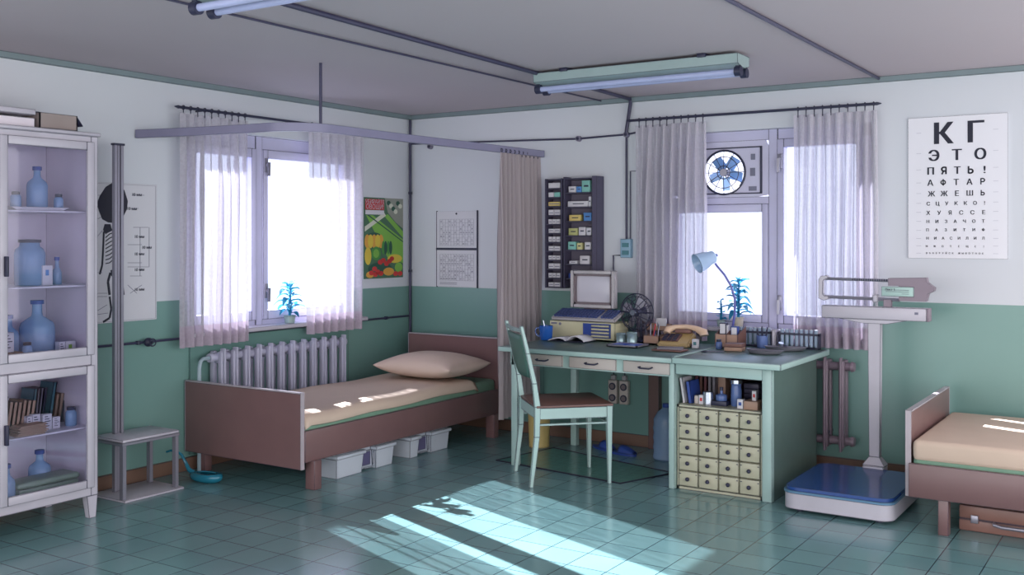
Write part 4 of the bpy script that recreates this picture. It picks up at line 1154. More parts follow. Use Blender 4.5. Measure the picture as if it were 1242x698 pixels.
def pbox(name, x0, x1, y0, y1, z0, z1, m, label, mark=None, cat='box', group=None):
    t = T(name, label, cat, ((x0 + x1) / 2, (y0 + y1) / 2, z0), 0, group)
    MB().box(x0, x1, y0, y1, z0, z1, .0015).build('carton', m, t)
    if mark:
        w_ = x1 - x0; h_ = z1 - z0
        MB().box(x0 + .25 * w_, x1 - .25 * w_, y0 - .001, y0, z0 + .35 * h_, z0 + .7 * h_).build('printed_mark', mark, t)
    return t
pbox('medicine_box', sx(842, -.94), sx(847, -.94), -.94, -.91, SZ, SZ + .05, M_cream, 'small pale box left of the red-dot box on the cupboard shelf')
pbox('medicine_box', sx(847.5, -.94), sx(853, -.94), -.94, -.91, SZ, SZ + .055, M_cardwhite, 'small white box with a red mark next to the shiny cup', M_red)
pbox('medicine_box', sx(894, -.97), sx(901, -.97), -.97, -.94, SZ, SZ + .055, M_cardwhite, 'small white box with blue marks before the tall blue bottle', M_bookblue)
pbox('wooden_box', sx(902, -.97), sx(919, -.97), -.97, -.86, SZ, SZ + .048, M_wood, 'light wooden box at the right of the cupboard shelf')
pbox('medicine_box', sx(912, -.94), sx(917, -.94), -.94, -.91, SZ + .0485, SZ + .105, M_cardwhite, 'small white box with red mark on the light wooden box', M_red)
for k in range(4):
    tag(MB().box(sx(903, -.75), sx(921, -.75), -.76, -.60, SZ + .0001 + .03 * k, SZ + .028 + .03 * k, .002).build('book', M_rack), 'violet-grey book lying %s from bottom at the shelf back right' % ords[k], 'book', 'stacked books at the shelf back')
pbox('wooden_box', sx(866, -.70), sx(880, -.70), -.70, -.6, SZ, SZ + .135, M_wood, 'upright light wooden box at the back of the cupboard shelf')

# ------------------------------------------------------------------ computer on desk
D = DZ + .003
cp = T('computer_case', 'beige desktop computer case with drive bays, under keyboard and monitor', 'computer', (1.86, -.40, D))
X0, X1, Y0, Y1 = 1.603, 2.115, -.42, -.22
MB().box(X0, X1, Y0 + .01, Y1 + .01, D + .008, D + .125, .006).build('case', M_beige, cp)
MB().box(X0, X1, Y0 - .004, Y0 + .012, D + .006, D + .128, .005).build('front_plate', M_beige, cp)
MB().box(X0 + .27, X0 + .485, Y0 - .008, Y0 - .003, D + .02, D + .118).build('bay_panel', M_bookblue, cp)
for k in range(4): MB().box(X0 + .335, X0 + .475, Y0 - .013, Y0 - .008, D + .026 + .023 * k, D + .041 + .023 * k, .002).build('drive_slot', M_beige, cp)
mb = MB(); mb.box(X0 + .012, X0 + .06, Y0 - .0055, Y0 - .004, D + .102, D + .115).cyl((X0 + .085, Y0 - .004, D + .105), (X0 + .085, Y0 - .007, D + .105), .010); mb.build('badge', M_line, cp)
for x in (X0 + .03, X1 - .03):
    for y in (Y0 + .03, Y1 - .01): MB().cyl((x, y, D), (x, y, D + .008), .012).build('foot', M_dark, cp)
kbz = D + .130
kb = T('keyboard', 'grey keyboard with navy keys resting on the computer case', 'keyboard', (1.86, -.36, kbz))
a = R(19)
Mk = Matrix.Translation((X0 + .025, Y0 - .02, kbz + .001)) @ Matrix.Rotation(a, 4, 'X')
MB().box(0, .50, 0, .155, 0, .022, .004, M=Mk).build('keyboard_body', M_mon, kb)
mb = MB()
for r_i in range(5):
    for c_i in range(19):
        if c_i == 14: continue
        x = .018 + .0247 * c_i; y = .013 + .0265 * r_i
        mb.box(x, x + .0185, y, y + .019, .022, .036, M=Mk)
mb.build('keys', M_key, kb)
mn = T('monitor', 'grey boxy monitor with pale blank screen on the computer case', 'monitor', (1.90, -.2, kbz))
mx0, mx1, mz0, mz1, my = 1.715, 2.065, 1.0, 1.262, -.33
mb = MB(); t_ = .025
mb.box(mx0 + t_, mx1 - t_, my, my + .05, mz0, mz0 + t_, .004).box(mx0 + t_, mx1 - t_, my, my + .05, mz1 - t_, mz1, .004).box(mx0, mx0 + t_, my, my + .05, mz0, mz1, .004).box(mx1 - t_, mx1, my, my + .05, mz0, mz1, .004)
mb.build('bezel', M_mon, mn)
mb = MB(); s_ = .014
for q in ((mx0 + t_, mx1 - t_, mz0 + t_, mz0 + t_ + s_), (mx0 + t_, mx1 - t_, mz1 - t_ - s_, mz1 - t_), (mx0 + t_, mx0 + t_ + s_, mz0 + t_, mz1 - t_), (mx1 - t_ - s_, mx1 - t_, mz0 + t_, mz1 - t_)): mb.box(q[0], q[1], my + .008, my + .04, q[2], q[3])
mb.build('inner_bezel', M_mon_dk, mn)
rows = []
for i in range(9):
    row = []
    for j in range(11):
        u_ = -1 + 2 * j / 10; v_ = -1 + 2 * i / 8
        row.append(((mx0 + mx1) / 2 + u_ * .137, my + .035 - .018 * (1 - u_ * u_ * .6) * (1 - v_ * v_ * .6), (mz0 + mz1) / 2 + v_ * .093))
    rows.append(row)
mb = MB(); mb.grid(rows); mb.build('screen', M_screen, mn, smooth=180)
MB().hexa([(mx0 + .012, my + .05, mz0 + .01), (mx1 - .012, my + .05, mz0 + .01), (mx1 - .06, -.20, mz0 + .04), (mx0 + .06, -.20, mz0 + .04)],
          [(mx0 + .012, my + .05, mz1 - .008), (mx1 - .012, my + .05, mz1 - .008), (mx1 - .06, -.20, mz1 - .05), (mx0 + .06, -.20, mz1 - .05)]).build('rear_housing', M_mon, mn)
MB().box(1.80, 1.98, -.29, -.20, kbz, mz0 + .03, .004).build('stand', M_mon_dk, mn)

mg = T('mug', 'glossy blue mug with a spoon at the left end of the desk', 'mug', (1.655, -.56, D))
MB().lathe([(0, 0), (.036, 0), (.044, .02), (.048, .10), (.044, .10), (.038, .012), (0, .012)], (1.655, -.56, D), 24).build('cup_body', M_blue, mg, smooth=60)
MB().tube([(1.61, -.57, D + .085), (1.585, -.575, D + .08), (1.578, -.577, D + .055), (1.59, -.575, D + .03), (1.615, -.57, D + .022)], .005, 7).build('handle', M_blue, mg)
tag(MB().cyl((1.66, -.555, D + .014), (1.632, -.56, D + .135), .0035, seg=8).build('spoon', M_chrome), 'thin spoon standing in the blue mug', 'spoon')

ob = T('open_book', 'open book lying on the desk in front of the computer', 'book', (1.82, -.50, D))
for s_, n_ in ((-1, 'left_page'), (1, 'right_page')):
    rows = []
    for i in range(9):
        u_ = i / 8; x = 1.83 + s_ * .13 * u_; z = D + .004 + .034 * math.sin(PI * min(1, u_ * 1.0)) ** .8 * (1 - .35 * u_) * (1.25 if s_ > 0 else .7)
        rows.append([(x, -.59 + s_ * .02 * u_, z), (x + .01, -.43 + s_ * .02 * u_, z)])
    mb = MB(); mb.grid(rows); mb.build('page', M_paper, ob, smooth=180, solid=.006)
mb = MB(); mb.box(1.69, 1.97, -.60, -.42, D, D + .004); mb.build('cover', M_dark, ob)

def tray(x0, x1, y0, y1, z, h, m, label, inner, sk=0.03):
    t = T('shallow_tray', label, 'tray', ((x0 + x1) / 2, (y0 + y1) / 2, z))
    MB().box(x0, x1, y0, y1, z, z + .004).box(x0, x1, y0, y0 + .008, z, z + h).box(x0, x1, y1 - .008, y1, z, z + h).box(x0, x0 + .008, y0, y1, z, z + h).box(x1 - .008, x1, y0, y1, z, z + h).build('rim', m, t)
    MB().box(x0 + .008, x1 - .008, y0 + .008, y1 - .008, z + .004, z + .008).build('lining', inner, t)
tray(2.20, 2.42, -.70, -.52, D, .014, M_metal, 'blue-lined metal tray lying on the desk', mat('bright_blue_lining', (36, 76, 190), .35, ink=0))
tg = 'ribbed tin cans beside the desk fan'
for i, (x, y) in enumerate(((2.175, -.44), (2.265, -.46))):
    t = T('tin_can', ('shorter tin can left of its pair below the fan', 'taller tin can right of its pair below the fan')[i], 'can', (x, y, D), 0, tg)
    h_ = .065 + .012 * i
    MB().lathe([(0, 0), (.034, 0), (.036, .005), (.034, .01), (.034, h_ - .01), (.037, h_ - .005), (.034, h_), (.030, h_), (.030, .01), (0, .01)], (x, y, D), 24).build('can_body', M_tin, t)

# desk fan
df = T('desk_fan', 'small dark wire-caged desk fan beside the monitor', 'fan')
fz = .20
mb = MB()
mb.torus((0, -.045, fz), (0, 1, 0), .06, .0025, 24, 5).torus((0, -.02, fz), (0, 1, 0), .11, .0025, 28, 5).torus((0, 0, fz), (0, 1, 0), .128, .004, 32, 6).torus((0, .035, fz), (0, 1, 0), .09, .0025, 24, 5)
for k in range(14):
    a = 2 * PI * k / 14; c_, s_ = math.cos(a), math.sin(a)
    mb.tube([(.02 * c_, -.055, fz + .02 * s_), (.06 * c_, -.045, fz + .06 * s_), (.11 * c_, -.02, fz + .11 * s_), (.128 * c_, 0, fz + .128 * s_), (.09 * c_, .035, fz + .09 * s_), (.03 * c_, .045, fz + .03 * s_)], .0028, 5)
mb.build('wire_cage', M_dark, df)
MB().cyl((0, -.03, fz), (0, .085, fz), .028, .034, 16).build('motor', M_dark, df)
MB().cyl((0, -.062, fz), (0, -.03, fz), .018, .02, 14).build('hub', M_chrome, df)
for k in range(4):
    a = 2 * PI * k / 4 + .4; mb = MB()
    M = Matrix.Translation((0, -.012, fz)) @ Matrix.Rotation(a, 4, 'Y')
    pts = [(.02, -.008), (.06, -.035), (.10, -.032), (.112, 0), (.09, .03), (.02, .012)]
    for i_, p in enumerate(pts): pass
    mb.prism(pts, 'y', -.0015, .0015); mb.bm.transform(M @ Matrix.Rotation(R(22), 4, 'X')); mb.build('blade', M_metal, df)
MB().cyl((0, .055, .02), (0, .055, fz - .01), .010, seg=10).build('stem', M_dark, df)
MB().lathe([(0, 0), (.065, 0), (.068, .008), (.05, .02), (.015, .026), (0, .026)], (0, .045, 0), 24).build('base', M_dark, df)
df.location = (2.235, -.325, D + .0); df.rotation_euler = (0, 0, R(-4))

# pen box and letter trays
def openbox(name, x0, x1, y0, y1, z, h, m, label, cat='box', group=None, low=None):
    t = MB(); k = .006; hb = h
    t.box(x0, x1, y0, y1, z, z + k).box(x0, x1, y0, y0 + k, z, z + h).box(x0, x1, y1 - k, y1, z, z + h).box(x0, x0 + k, y0, y1, z, z + h).box(x1 - k, x1, y0, y1, z, z + h)
    return tag(t.build(name, m), label, cat, group)
openbox('pen_box', 2.325, 2.445, -.42, -.33, D, .055, M_wood, 'light wooden box holding pens beside the telephone')
pc = [M_dark, M_metal, M_red, M_bookblue, M_metal, M_dark]
for k in range(6):
    t = T('pen', '%s in the wooden pen box, %s from left' % (('dark pen', 'grey pen', 'red pen', 'blue pen', 'grey pencil', 'dark pencil')[k], ords[k]), 'pen', (2.34 + .018 * k, -.375, D), 0, 'pens in the wooden box')
    a = Vector((2.338 + .018 * k, -.375 + .01 * (k % 2), D + .008)); b = a + Vector((.018 * ((k * 7 % 5) - 2) * .6, .008, .105 + .01 * (k % 3)))
    MB().cyl(a, b, .0035, seg=8).build('barrel', pc[k], t)
    MB().cyl(b, b + (b - a).normalized() * .010, .0035, .0008, 8).build('tip', M_metal, t)
lt = T('letter_tray', 'two-tier wooden letter tray at the back of the desk', 'letter tray', (2.33, -.22, D))
for i, z in enumerate((D, D + .075)):
    x0, x1, y0, y1 = 2.25 + .02 * i, 2.40 + .03 * i, -.262, -.18
    k = .006
    MB().box(x0, x1, y0, y1, z, z + k).box(x0, x1, y0, y0 + k, z, z + .035).box(x0, x1, y1 - k, y1, z, z + .045).box(x0, x0 + k, y0, y1, z, z + .04).box(x1 - k, x1, y0, y1, z, z + .04).build('tray_tier', M_wood, lt)
MB().box(2.277, 2.283, -.20, -.185, D, D + .08).box(2.39, 2.396, -.20, -.185, D, D + .08).build('support', M_wood_dk, lt)
M = Matrix.Translation((2.32, -.215, D + .085)) @ Matrix.Rotation(R(-14), 4, 'X')
mb = MB(); mb.box(0, .075, 0, .012, 0, .075, M=M); tag(mb.build('note_pad', M_paper), 'white note pad standing in the top letter tray', 'note pad')

# telephone
tp = T('telephone', 'tan push-button telephone with pale handset on the desk', 'telephone')
mb = MB(); mb.hexa([(-.10, -.09, 0), (.10, -.09, 0), (.10, .09, 0), (-.10, .09, 0)], [(-.095, -.085, .022), (.095, -.085, .022), (.085, .08, .085), (-.085, .08, .085)]); bmesh.ops.bevel(mb.bm, geom=mb.bm.edges[:], offset=.008, segments=2, affect='EDGES')
mb.build('phone_body', M_phone, tp)
Mt = Matrix.Translation((0, -.005, .0485)) @ Matrix.Rotation(math.atan2(.063, .165), 4, 'X')
MB().box(-.085, .02, -.055, .05, .004, .009, M=Mt).build('dial_plate', M_wood_dk, tp)
mb = MB()
for i in range(3):
    for j in range(4): mb.box(-.078 + .031 * i, -.055 + .031 * i, -.05 + .025 * j, -.032 + .025 * j, .009, .014, M=Mt)
mb.build('buttons', M_dark, tp)
MB().tube([(-.075, .03, .078), (-.07, .045, .10), (-.03, .06, .118), (.04, .065, .122), (.10, .06, .112), (.145, .05, .09), (.15, .045, .07)], .018, 14, rs=[.024, .024, .016, .016, .019, .028, .027]).build('handset', mat('pale_tan_handset', (214, 184, 158), .2, ink=0), tp)
MB().box(-.03, .07, .04, .085, .08, .105, .006).build('cradle', M_wood_dk, tp)
mb = MB(); pts = []
for k in range(60): a = k * .9; pts.append((.09 + .01 * math.cos(a), -.06 + .0025 * k * .8, .012 + .01 * math.sin(a) + .002))
mb.tube(pts, .0022, 5); mb.build('coiled_cord', M_wood_dk, tp)
tp.location = (2.575, -.42, D); tp.rotation_euler = (0, 0, R(4)); tp.scale = (1.12, 1.0, 1.0)

def pbox2(*a, **k): return pbox(*a, **k)
pbox('card_box', 2.712, 2.752, -.50, -.475, D, D + .058, M_cardwhite, 'small white box with blue print right of the telephone', M_bookteal)
nb = T('notebook_pile', 'two notebooks lying before the telephone at the desk seam', 'notebooks', (2.66, -.68, D))
MB().box(2.56, 2.76, -.78, -.66, D, D + .010, .002).build('notebook', M_wood_dk, nb)
Mx = Matrix.Translation((2.66, -.715, D + .0105)) @ Matrix.Rotation(R(12), 4, 'Z')
mb = MB(); mb.box(-.075, .075, -.045, .045, 0, .012, .002, M=Mx); mb.build('notebook', M_bookgrey, nb)

E2 = DZ + .009
jar('blue_jar', 2.895, -.50, E2, .021, .052, 'small violet-blue jar before the wooden file holder', G_bottle_dk, None)
fh = T('file_holder', 'wooden slanted file holder on the cupboard top', 'file holder', (2.90, -.33, E2))
for i in range(2):
    x = 2.84 + .075 * i
    mb = MB(); mb.box(x, x + .07, -.42, -.415, E2, E2 + .085).box(x, x + .07, -.28, -.275, E2, E2 + .10).box(x, x + .07, -.42, -.275, E2, E2 + .005)
    mb.build('front_board', M_wood, fh)
for x in (2.836, 2.911, 2.986):
    MB().prism([(-.42, E2), (-.275, E2), (-.275, E2 + .13), (-.42, E2 + .085)], 'x', x, x + .005).build('side_board', M_wood_dk, fh)
for i, (x, w_, h_, m_, l) in enumerate(((2.848, .045, .155, M_dark, 'dark framed card standing in the wooden file holder'), (2.895, .012, .14, M_cardwhite, 'white slim file in the middle of the wooden holder'), (2.925, .045, .135, M_bookblue, 'blue file at the right in the wooden holder'))):
    t = T('file_folder', l, 'file', (x, -.35, E2 + .006), 0, 'files in the wooden holder')
    MB().box(x, x + w_, -.375, -.34, E2 + .006, E2 + h_, .002).build('cover', m_, t)
    MB().box(x + .004, x + w_ - .004, -.3765, -.375, E2 + h_ * .55, E2 + h_ - .006).build('label_card', M_paper, t)
t = T('card_index', 'small wooden card box lying before the pen cup', 'box', (3.02, -.52, E2))
Mx = Matrix.Translation((3.01, -.54, E2)) @ Matrix.Rotation(R(8), 4, 'Z')
mb = MB(); mb.box(-.05, .06, -.05, .05, 0, .024, .002, M=Mx); mb.build('lower_box', M_wood, t)
mb = MB(); mb.box(-.05, .06, -.05, .05, .026, .046, .002, M=Mx); mb.build('upper_box', M_wood_dk, t)
t = T('scissors', 'dark surgical scissors lying on the cupboard top', 'scissors', (2.95, -.72, E2))
MB().torus((2.885, -.70, E2 + .004), (0, 0, 1), .014, .003, 16, 6).torus((2.89, -.735, E2 + .004), (0, 0, 1), .014, .003, 16, 6).build('finger_rings', M_dark, t)
MB().tube([(2.90, -.703, E2 + .004), (3.0, -.68, E2 + .004)], .003, 6).tube([(2.903, -.73, E2 + .006), (3.0, -.675, E2 + .006)], .003, 6).build('blades', M_metal, t)
def kidney(x, y, rz, L, label):
    t = T('kidney_dish', label, 'dish', (x, y, E2), rz, 'grey kidney dishes on the cupboard')
    outer = []
    for k in range(28):
        a = 2 * PI * k / 28; rr_ = L / 2 * (1 + 0 * a); px = rr_ * math.cos(a); py = L * .2 * math.sin(a) + .15 * L * (math.cos(a) ** 2) 
        outer.append((px, py))
    rows = []
    for s_, z_ in ((.0, .0), (.80, .0), (.9, .006), (1.0, .022), (1.04, .022), (1.03, .024), (.98, .023), (.86, .010), (0.0, .008)):
        rows.append([(p[0] * s_, p[1] * s_, z_) for p in outer + outer[:1]])
    mb = MB(); mb.grid(rows); bmesh.ops.remove_doubles(mb.bm, verts=mb.bm.verts, dist=1e-5); bmesh.ops.recalc_face_normals(mb.bm, faces=mb.bm.faces)
    mb.bm.transform(Matrix.Translation((x, y, E2)) @ Matrix.Rotation(rz, 4, 'Z'))
    mb.build('bowl', M_metal, t, smooth=50)
kidney(3.22, -.62, R(-8), .24, 'grey kidney dish nearest the desk front edge')
kidney(3.28, -.38, R(12), .26, 'grey kidney dish holding a stethoscope before the tube rack')
t = T('stethoscope', 'coiled dark stethoscope resting on the farther kidney dish', 'stethoscope', (3.28, -.38, E2 + .02))
MB().torus((3.26, -.37, E2 + .033), (.2, .1, 1), .026, .005, 20, 6).build('tubing', M_dark, t)
MB().cyl((3.26, -.40, E2 + .032), (3.265, -.405, E2 + .05), .018, .016, 16).build('chest_piece', M_chrome, t)
cup('pen_cup', 3.10, -.28, E2, .036, .078, mat('violet_blue_cup', (92, 116, 172), .3, ink=0), 'violet-blue cup holding dark pens by the test tubes', 'cup', None, .94)
for k in range(6):
    p0 = Vector((3.10 - .015 + .006 * k, -.28 + .008 * (-1) ** k, E2 + .008)); p1 = Vector((3.10 - .042 + .0165 * k, -.28 + .02 * (-1) ** k, E2 + .105 + .012 * (k % 3)))
    tag(MB().cyl(p0, p1, .0045, seg=8).cyl(p1, p1 + (p1 - p0).normalized() * .008, .0045, .001, 8).build('pen', M_dark), 'dark pen, %s from left in the violet-blue cup' % ords[k], 'pen', 'dark pens in the violet-blue cup')
def tube_rack(x0, n, label, gl):
    pitch = .031; L = pitch * n + .02
    t = T('test_tube_rack', label, 'test tube rack', (x0 + L / 2, -.205, E2), 0, 'test tube racks by the window')
    MB().box(x0, x0 + L, -.225, -.185, E2, E2 + .008).box(x0, x0 + .008, -.225, -.185, E2, E2 + .10).box(x0 + L - .008, x0 + L, -.225, -.185, E2, E2 + .10).build('rack_frame', M_dark, t)
    MB().box(x0, x0 + L, -.225, -.218, E2 + .085, E2 + .098).box(x0, x0 + L, -.192, -.185, E2 + .085, E2 + .098).build('top_bar', M_dark, t)
    for k in range(n):
        x = x0 + .01 + pitch * (k + .5)
        q = T('test_tube', 'pale glass test tube, %s from left in the %s' % (ords[k], gl), 'test tube', (x, -.205, E2 + .009), 0, 'test tubes in the racks')
        MB().lathe([(0, 0), (.008, .003), (.0115, .012), (.0115, .105), (.0135, .107), (.0135, .111), (.010, .111), (.010, .014), (0, .008)], (x, -.205, E2 + .009), 14).build('glass_tube', G_tube, q, smooth=60)
        MB().cyl((x, -.205, E2 + .112), (x, -.205, E2 + .122), .0105, .0115, 12).build('stopper', M_cardwhite, q)
tube_rack(2.875, 8, 'dark test tube rack behind the wooden file holder and pen cup', 'rack behind the pen cup')
tube_rack(3.18, 8, 'dark test tube rack at the right back corner of the desk', 'right-hand rack')
tag(MB().box(3.148, 3.168, -.24, -.18, E2, E2 + .115, .003).build('white_block', M_white), 'narrow white upright block between the two test tube racks', 'block')

# desk lamp
dl = T('desk_lamp', 'blue-white gooseneck desk lamp with its round shade turned to the viewer', 'desk lamp', (2.86, -.24, E2))
M_lamp = mat('lamp_enamel', (164, 190, 220), .25, ink=.003)
MB().lathe([(0, 0), (.032, 0), (.034, .008), (.026, .02), (.012, .028), (0, .028)], (2.875, -.238, E2), 24).build('base', M_lamp, dl)
MB().tube([(2.875, -.238, E2 + .026), (2.885, -.24, .90), (2.905, -.25, 1.0), (2.91, -.26, 1.09), (2.89, -.28, 1.18), (2.85, -.29, 1.25), (2.80, -.30, 1.31), (2.79, -.30, 1.325)], .0075, 10).build('gooseneck', mat('violet_gooseneck', (96, 100, 170), .3, ink=0), dl)
hc = Vector((2.735, -.34, 1.345)); hd = Vector((-.62, -.68, -.36)).normalized()
Mh = Matrix.Translation(hc) @ hd.to_track_quat('Z', 'Y').to_matrix().to_4x4()
sh = MB().lathe([(0, -.075), (.03, -.074), (.04, -.065), (.045, -.03), (.056, 0), (.064, .055), (.067, .06), (.064, .062), (.058, .055), (.050, 0), (.02, -.03), (0, -.035)], (0, 0, 0), 28, M=Mh).build('lamp_shade', M_lamp, dl, smooth=50)
MB().lathe([(0, .035), (.02, .03), (.03, .012), (.026, -.012), (.014, -.03), (0, -.034)][::-1], (0, 0, 0), 20, M=Mh).build('bulb', mat('bulb_glass', (190, 220, 240), .1, ink=0), dl, smooth=60)
k0 = Mh @ Vector((0, 0, -.075)); MB().cyl(k0, k0 - hd * .018, .012, .009, 12).build('switch_knob', M_bookblue, dl)

# ------------------------------------------------------------------ plants
def leaf(mb, base, az, L, w, rise, droop):
    d = Vector((math.cos(az), math.sin(az), 0)); s = Vector((-math.sin(az), math.cos(az), 0)); rows = []
    for i in range(8):
        u = i / 7; p = Vector(base) + d * (L * u) + Vector((0, 0, rise * u - droop * u * u)); ww = w * math.sin(PI * min(.999, .12 + .88 * u)) ** .8
        rows.append([p - s * ww, p + Vector((0, 0, -ww * .4)), p + s * ww])
    mb.grid(rows)
def plant(name, x, y, z, pot_r, pot_h, h, n, L, label, seed, potm, axis_lim=None):
    rnd = random.Random(seed); t = T(name, label, 'potted plant', (x, y, z), 0, 'potted plants on the window sills')
    MB().lathe([(0, 0), (pot_r * .8, 0), (pot_r, pot_h * .85), (pot_r * 1.06, pot_h * .86), (pot_r * 1.06, pot_h), (pot_r * .9, pot_h), (pot_r * .85, pot_h * .8), (0, pot_h * .8)], (x, y, z), 20).build('pot', potm, t)
    MB().tube([(x, y, z + pot_h * .8), (x + .004, y, z + pot_h + h * .5), (x, y, z + pot_h + h * .92)], .008, 8, rs=[.010, .008, .004]).build('stem', M_leaf, t)
    mb = MB()
    for k in range(n):
        u = k / (n - 1); az = k * 2.4 + rnd.uniform(-.3, .3); LL = L * (1 - .45 * u) * rnd.uniform(.75, 1.1)
        mb.mi = k % 2
        leaf(mb, (x, y, z + pot_h + .01 + h * .85 * u), az, LL, .024 * rnd.uniform(.8, 1.3), LL * rnd.uniform(.8, 1.1) * (1 + .4 * u), LL * rnd.uniform(1.0, 1.5))
    mb.build('foliage', [M_leaf, M_leaf2], t, smooth=180)
    return t
plant('potted_plant', .035, -1.40, .887, .042, .055, .25, 22, .14, 'small leafy plant in grey pot on the bedside window sill', 4, M_pot2)
plant('potted_plant', 2.835, .0, .887, .036, .07, .28, 28, .135, 'tall leafy plant in cream pot on the desk window sill', 9, M_pot)
plant('potted_plant', 2.71, .0, .887, .028, .045, .15, 9, .045, 'thin small plant behind the lamp neck on the desk window sill', 12, M_pot2)

# ------------------------------------------------------------------ chair
cr = T('desk_chair', 'pale teal wooden chair with brown seat and dark green back at the desk', 'chair')
hd_, hw = .235, .232     # local +x is forward
MB().box(-hd_ + .0, hd_ + .01, -hw - .005, hw + .005, .472, .487, .005).build('seat', M_brown_seat, cr)
mb = MB(); mb.box(-hd_, hd_, -hw, -hw + .018, .405, .471).box(-hd_, hd_, hw - .018, hw, .405, .471).box(hd_ - .018, hd_, -hw, hw, .405, .471).box(-hd_, -hd_ + .018, -hw, hw, .405, .471)
mb.build('apron', M_teal_paint, cr)
for y in (-hw + .012, hw - .012):
    MB().hexa([(hd_ - .022, y - .010, 0), (hd_ - .002, y - .010, 0), (hd_ - .002, y + .010, 0), (hd_ - .022, y + .010, 0)], [(hd_ - .034, y - .018, .475), (hd_ + .004, y - .018, .475), (hd_ + .004, y + .018, .475), (hd_ - .034, y + .018, .475)]).build('front_leg', M_teal_paint, cr)
    mb = MB()
    prof = [(-hd_ - .03, 0, .011), (-hd_ + .005, .30, .016), (-hd_ + .008, .48, .018), (-hd_ - .01, .62, .014), (-hd_ - .05, .80, .012), (-hd_ - .09, .965, .010)]
    for (xa, za_, ra), (xb_, zb2, rb_) in zip(prof[:-1], prof[1:]):
        mb.hexa([(xa - ra, y - .013, za_), (xa + ra, y - .013, za_), (xa + ra, y + .013, za_), (xa - ra, y + .013, za_)], [(xb_ - rb_, y - .013, zb2), (xb_ + rb_, y - .013, zb2), (xb_ + rb_, y + .013, zb2), (xb_ - rb_, y + .013, zb2)])
    bmesh.ops.remove_doubles(mb.bm, verts=mb.bm.verts, dist=1e-4)
    mb.build('back_post', M_teal_paint, cr)
def bx_(z): return -hd_ - .01 + (z - .62) / (.965 - .62) * -.08
rows = []
for i in range(9):
    z = .65 + .255 * i / 8; row = []
    for j in range(9):
        v_ = -1 + 2 * j / 8; hwz = (hw - .03) * (1 if i > 1 else (.8, .93)[i]); row.append((bx_(z) - .018 * (1 - v_ * v_), v_ * hwz, z))
    rows.append(row)
mb = MB(); mb.grid(rows); mb.build('backrest', mat('dark_green_upholstery', (74, 108, 98), .5, ink=0), cr, smooth=180, solid=.02)
MB().tube([(bx_(.94), -hw + .012, .935), (bx_(.94) - .02, 0, .935), (bx_(.94), hw - .012, .935)], .013, 8).build('top_rail', M_teal_paint, cr)
MB().box(-hd_, hd_ - .01, -hw + .006, -hw + .018, .365, .378).box(-hd_, hd_ - .01, hw - .018, hw - .006, .365, .378).box(hd_ - .026, hd_ - .014, -hw + .02, hw - .02, .365, .378).build('stretcher', M_teal_paint, cr)
cr.location = (2.125, -1.115, 0); cr.rotation_euler = (0, 0, R(45))

# ------------------------------------------------------------------ floor things under desk
MAT_RUBBER = mat('green_rubber_mat', (86, 134, 124), .2, ink=.016)
_t = MAT_RUBBER.node_tree; _b = _t.nodes.new('ShaderNodeTexBrick'); _b.offset = 0; _b.inputs['Scale'].default_value = 1
_b.inputs['Brick Width'].default_value = .075; _b.inputs['Row Height'].default_value = .075; _b.inputs['Mortar Size'].default_value = .016
_bp = _t.nodes.new('ShaderNodeBump'); _bp.invert = True; _bp.inputs['Distance'].default_value = .004
_tc = _t.nodes.new('ShaderNodeTexCoord'); _t.links.new(_tc.outputs['Object'], _b.inputs['Vector'])
_t.links.new(_b.outputs['Fac'], _bp.inputs['Height']); _t.links.new(_bp.outputs[0], _t.nodes['Principled BSDF'].inputs['Normal'])
fm = T('floor_mat', 'flat greenish rubber mat on the tiles beneath the desk', 'mat', (2.05, -.78, 0))
mb = MB(); mb.prism([(1.508, -.96), (2.50, -1.09), (2.655, -.66), (1.62, -.40)], 'z', .0, .004); mb.build('sheet', MAT_RUBBER, fm)
MB().tube([(1.508, -.96, .004), (2.50, -1.09, .004), (2.655, -.66, .004), (1.62, -.40, .004)], .005, 6, closed=True).build('edge_binding', M_black, fm)
bn = T('waste_bin', 'tan waste bin with oval opening standing behind the chair', 'bin', (1.50, -.40, 0))
mb = MB(); mb.lathe([(0, 0), (.072, 0), (.080, .24), (.076, .24), (.070, .006), (0, .006)], (1.50, -.40, 0), 28); mb.build('bin_body', M_bin, bn)
MB().torus((1.50, -.40, .24), (0, 0, 1), .079, .004, 28, 6).build('rim', mat('ochre_rim', (150, 124, 74), .5, ink=0), bn)
jg = T('water_jug', 'blue ribbed plastic water canister beside the chest of drawers', 'canister')
mb = MB(); mb.lathe([(0, 0), (.085, 0), (.092, .01)] + [(.092 - (.006 if k % 2 else 0), .02 + .032 * k) for k in range(8)] + [(.088, .27), (.06, .32), (.025, .345), (.022, .36)], (0, 0, 0), 28); mb.build('ribbed_body', G_jug, jg, smooth=60)
MB().lathe([(.026, .35), (.028, .352), (.028, .375), (0, .378)], (0, 0, 0), 18).build('cap', M_bookblue, jg)
jg.location = (2.44, -.29, 0)
def slipper(x, y, rz, label):
    t = T('slipper', label, 'slipper', (0, 0, 0), 0, 'blue slippers under the desk')
    out = [(.125 * math.cos(2 * PI * k / 24), (.042 - .008 * math.cos(2 * PI * k / 24 + PI)) * math.sin(2 * PI * k / 24)) for k in range(24)]
    MB().prism(out, 'z', 0, .014).build('sole', M_bookblue, t)
    rows = []
    for i in range(8):
        u = i / 7; xx = .0 + .115 * u; wv = .046 * math.sqrt(max(.02, 1 - (xx / .128) ** 2)); h = .05 * (1 - .75 * u * u)
        rows.append([(xx, wv * math.cos(a_), .014 + h * math.sin(a_)) for a_ in [PI * k / 8 for k in range(9)]])
    mb = MB(); mb.grid(rows); mb.build('upper', M_slip, t, smooth=180, solid=.004)
    t.location = (x, y, 0); t.rotation_euler = (0, 0, rz)
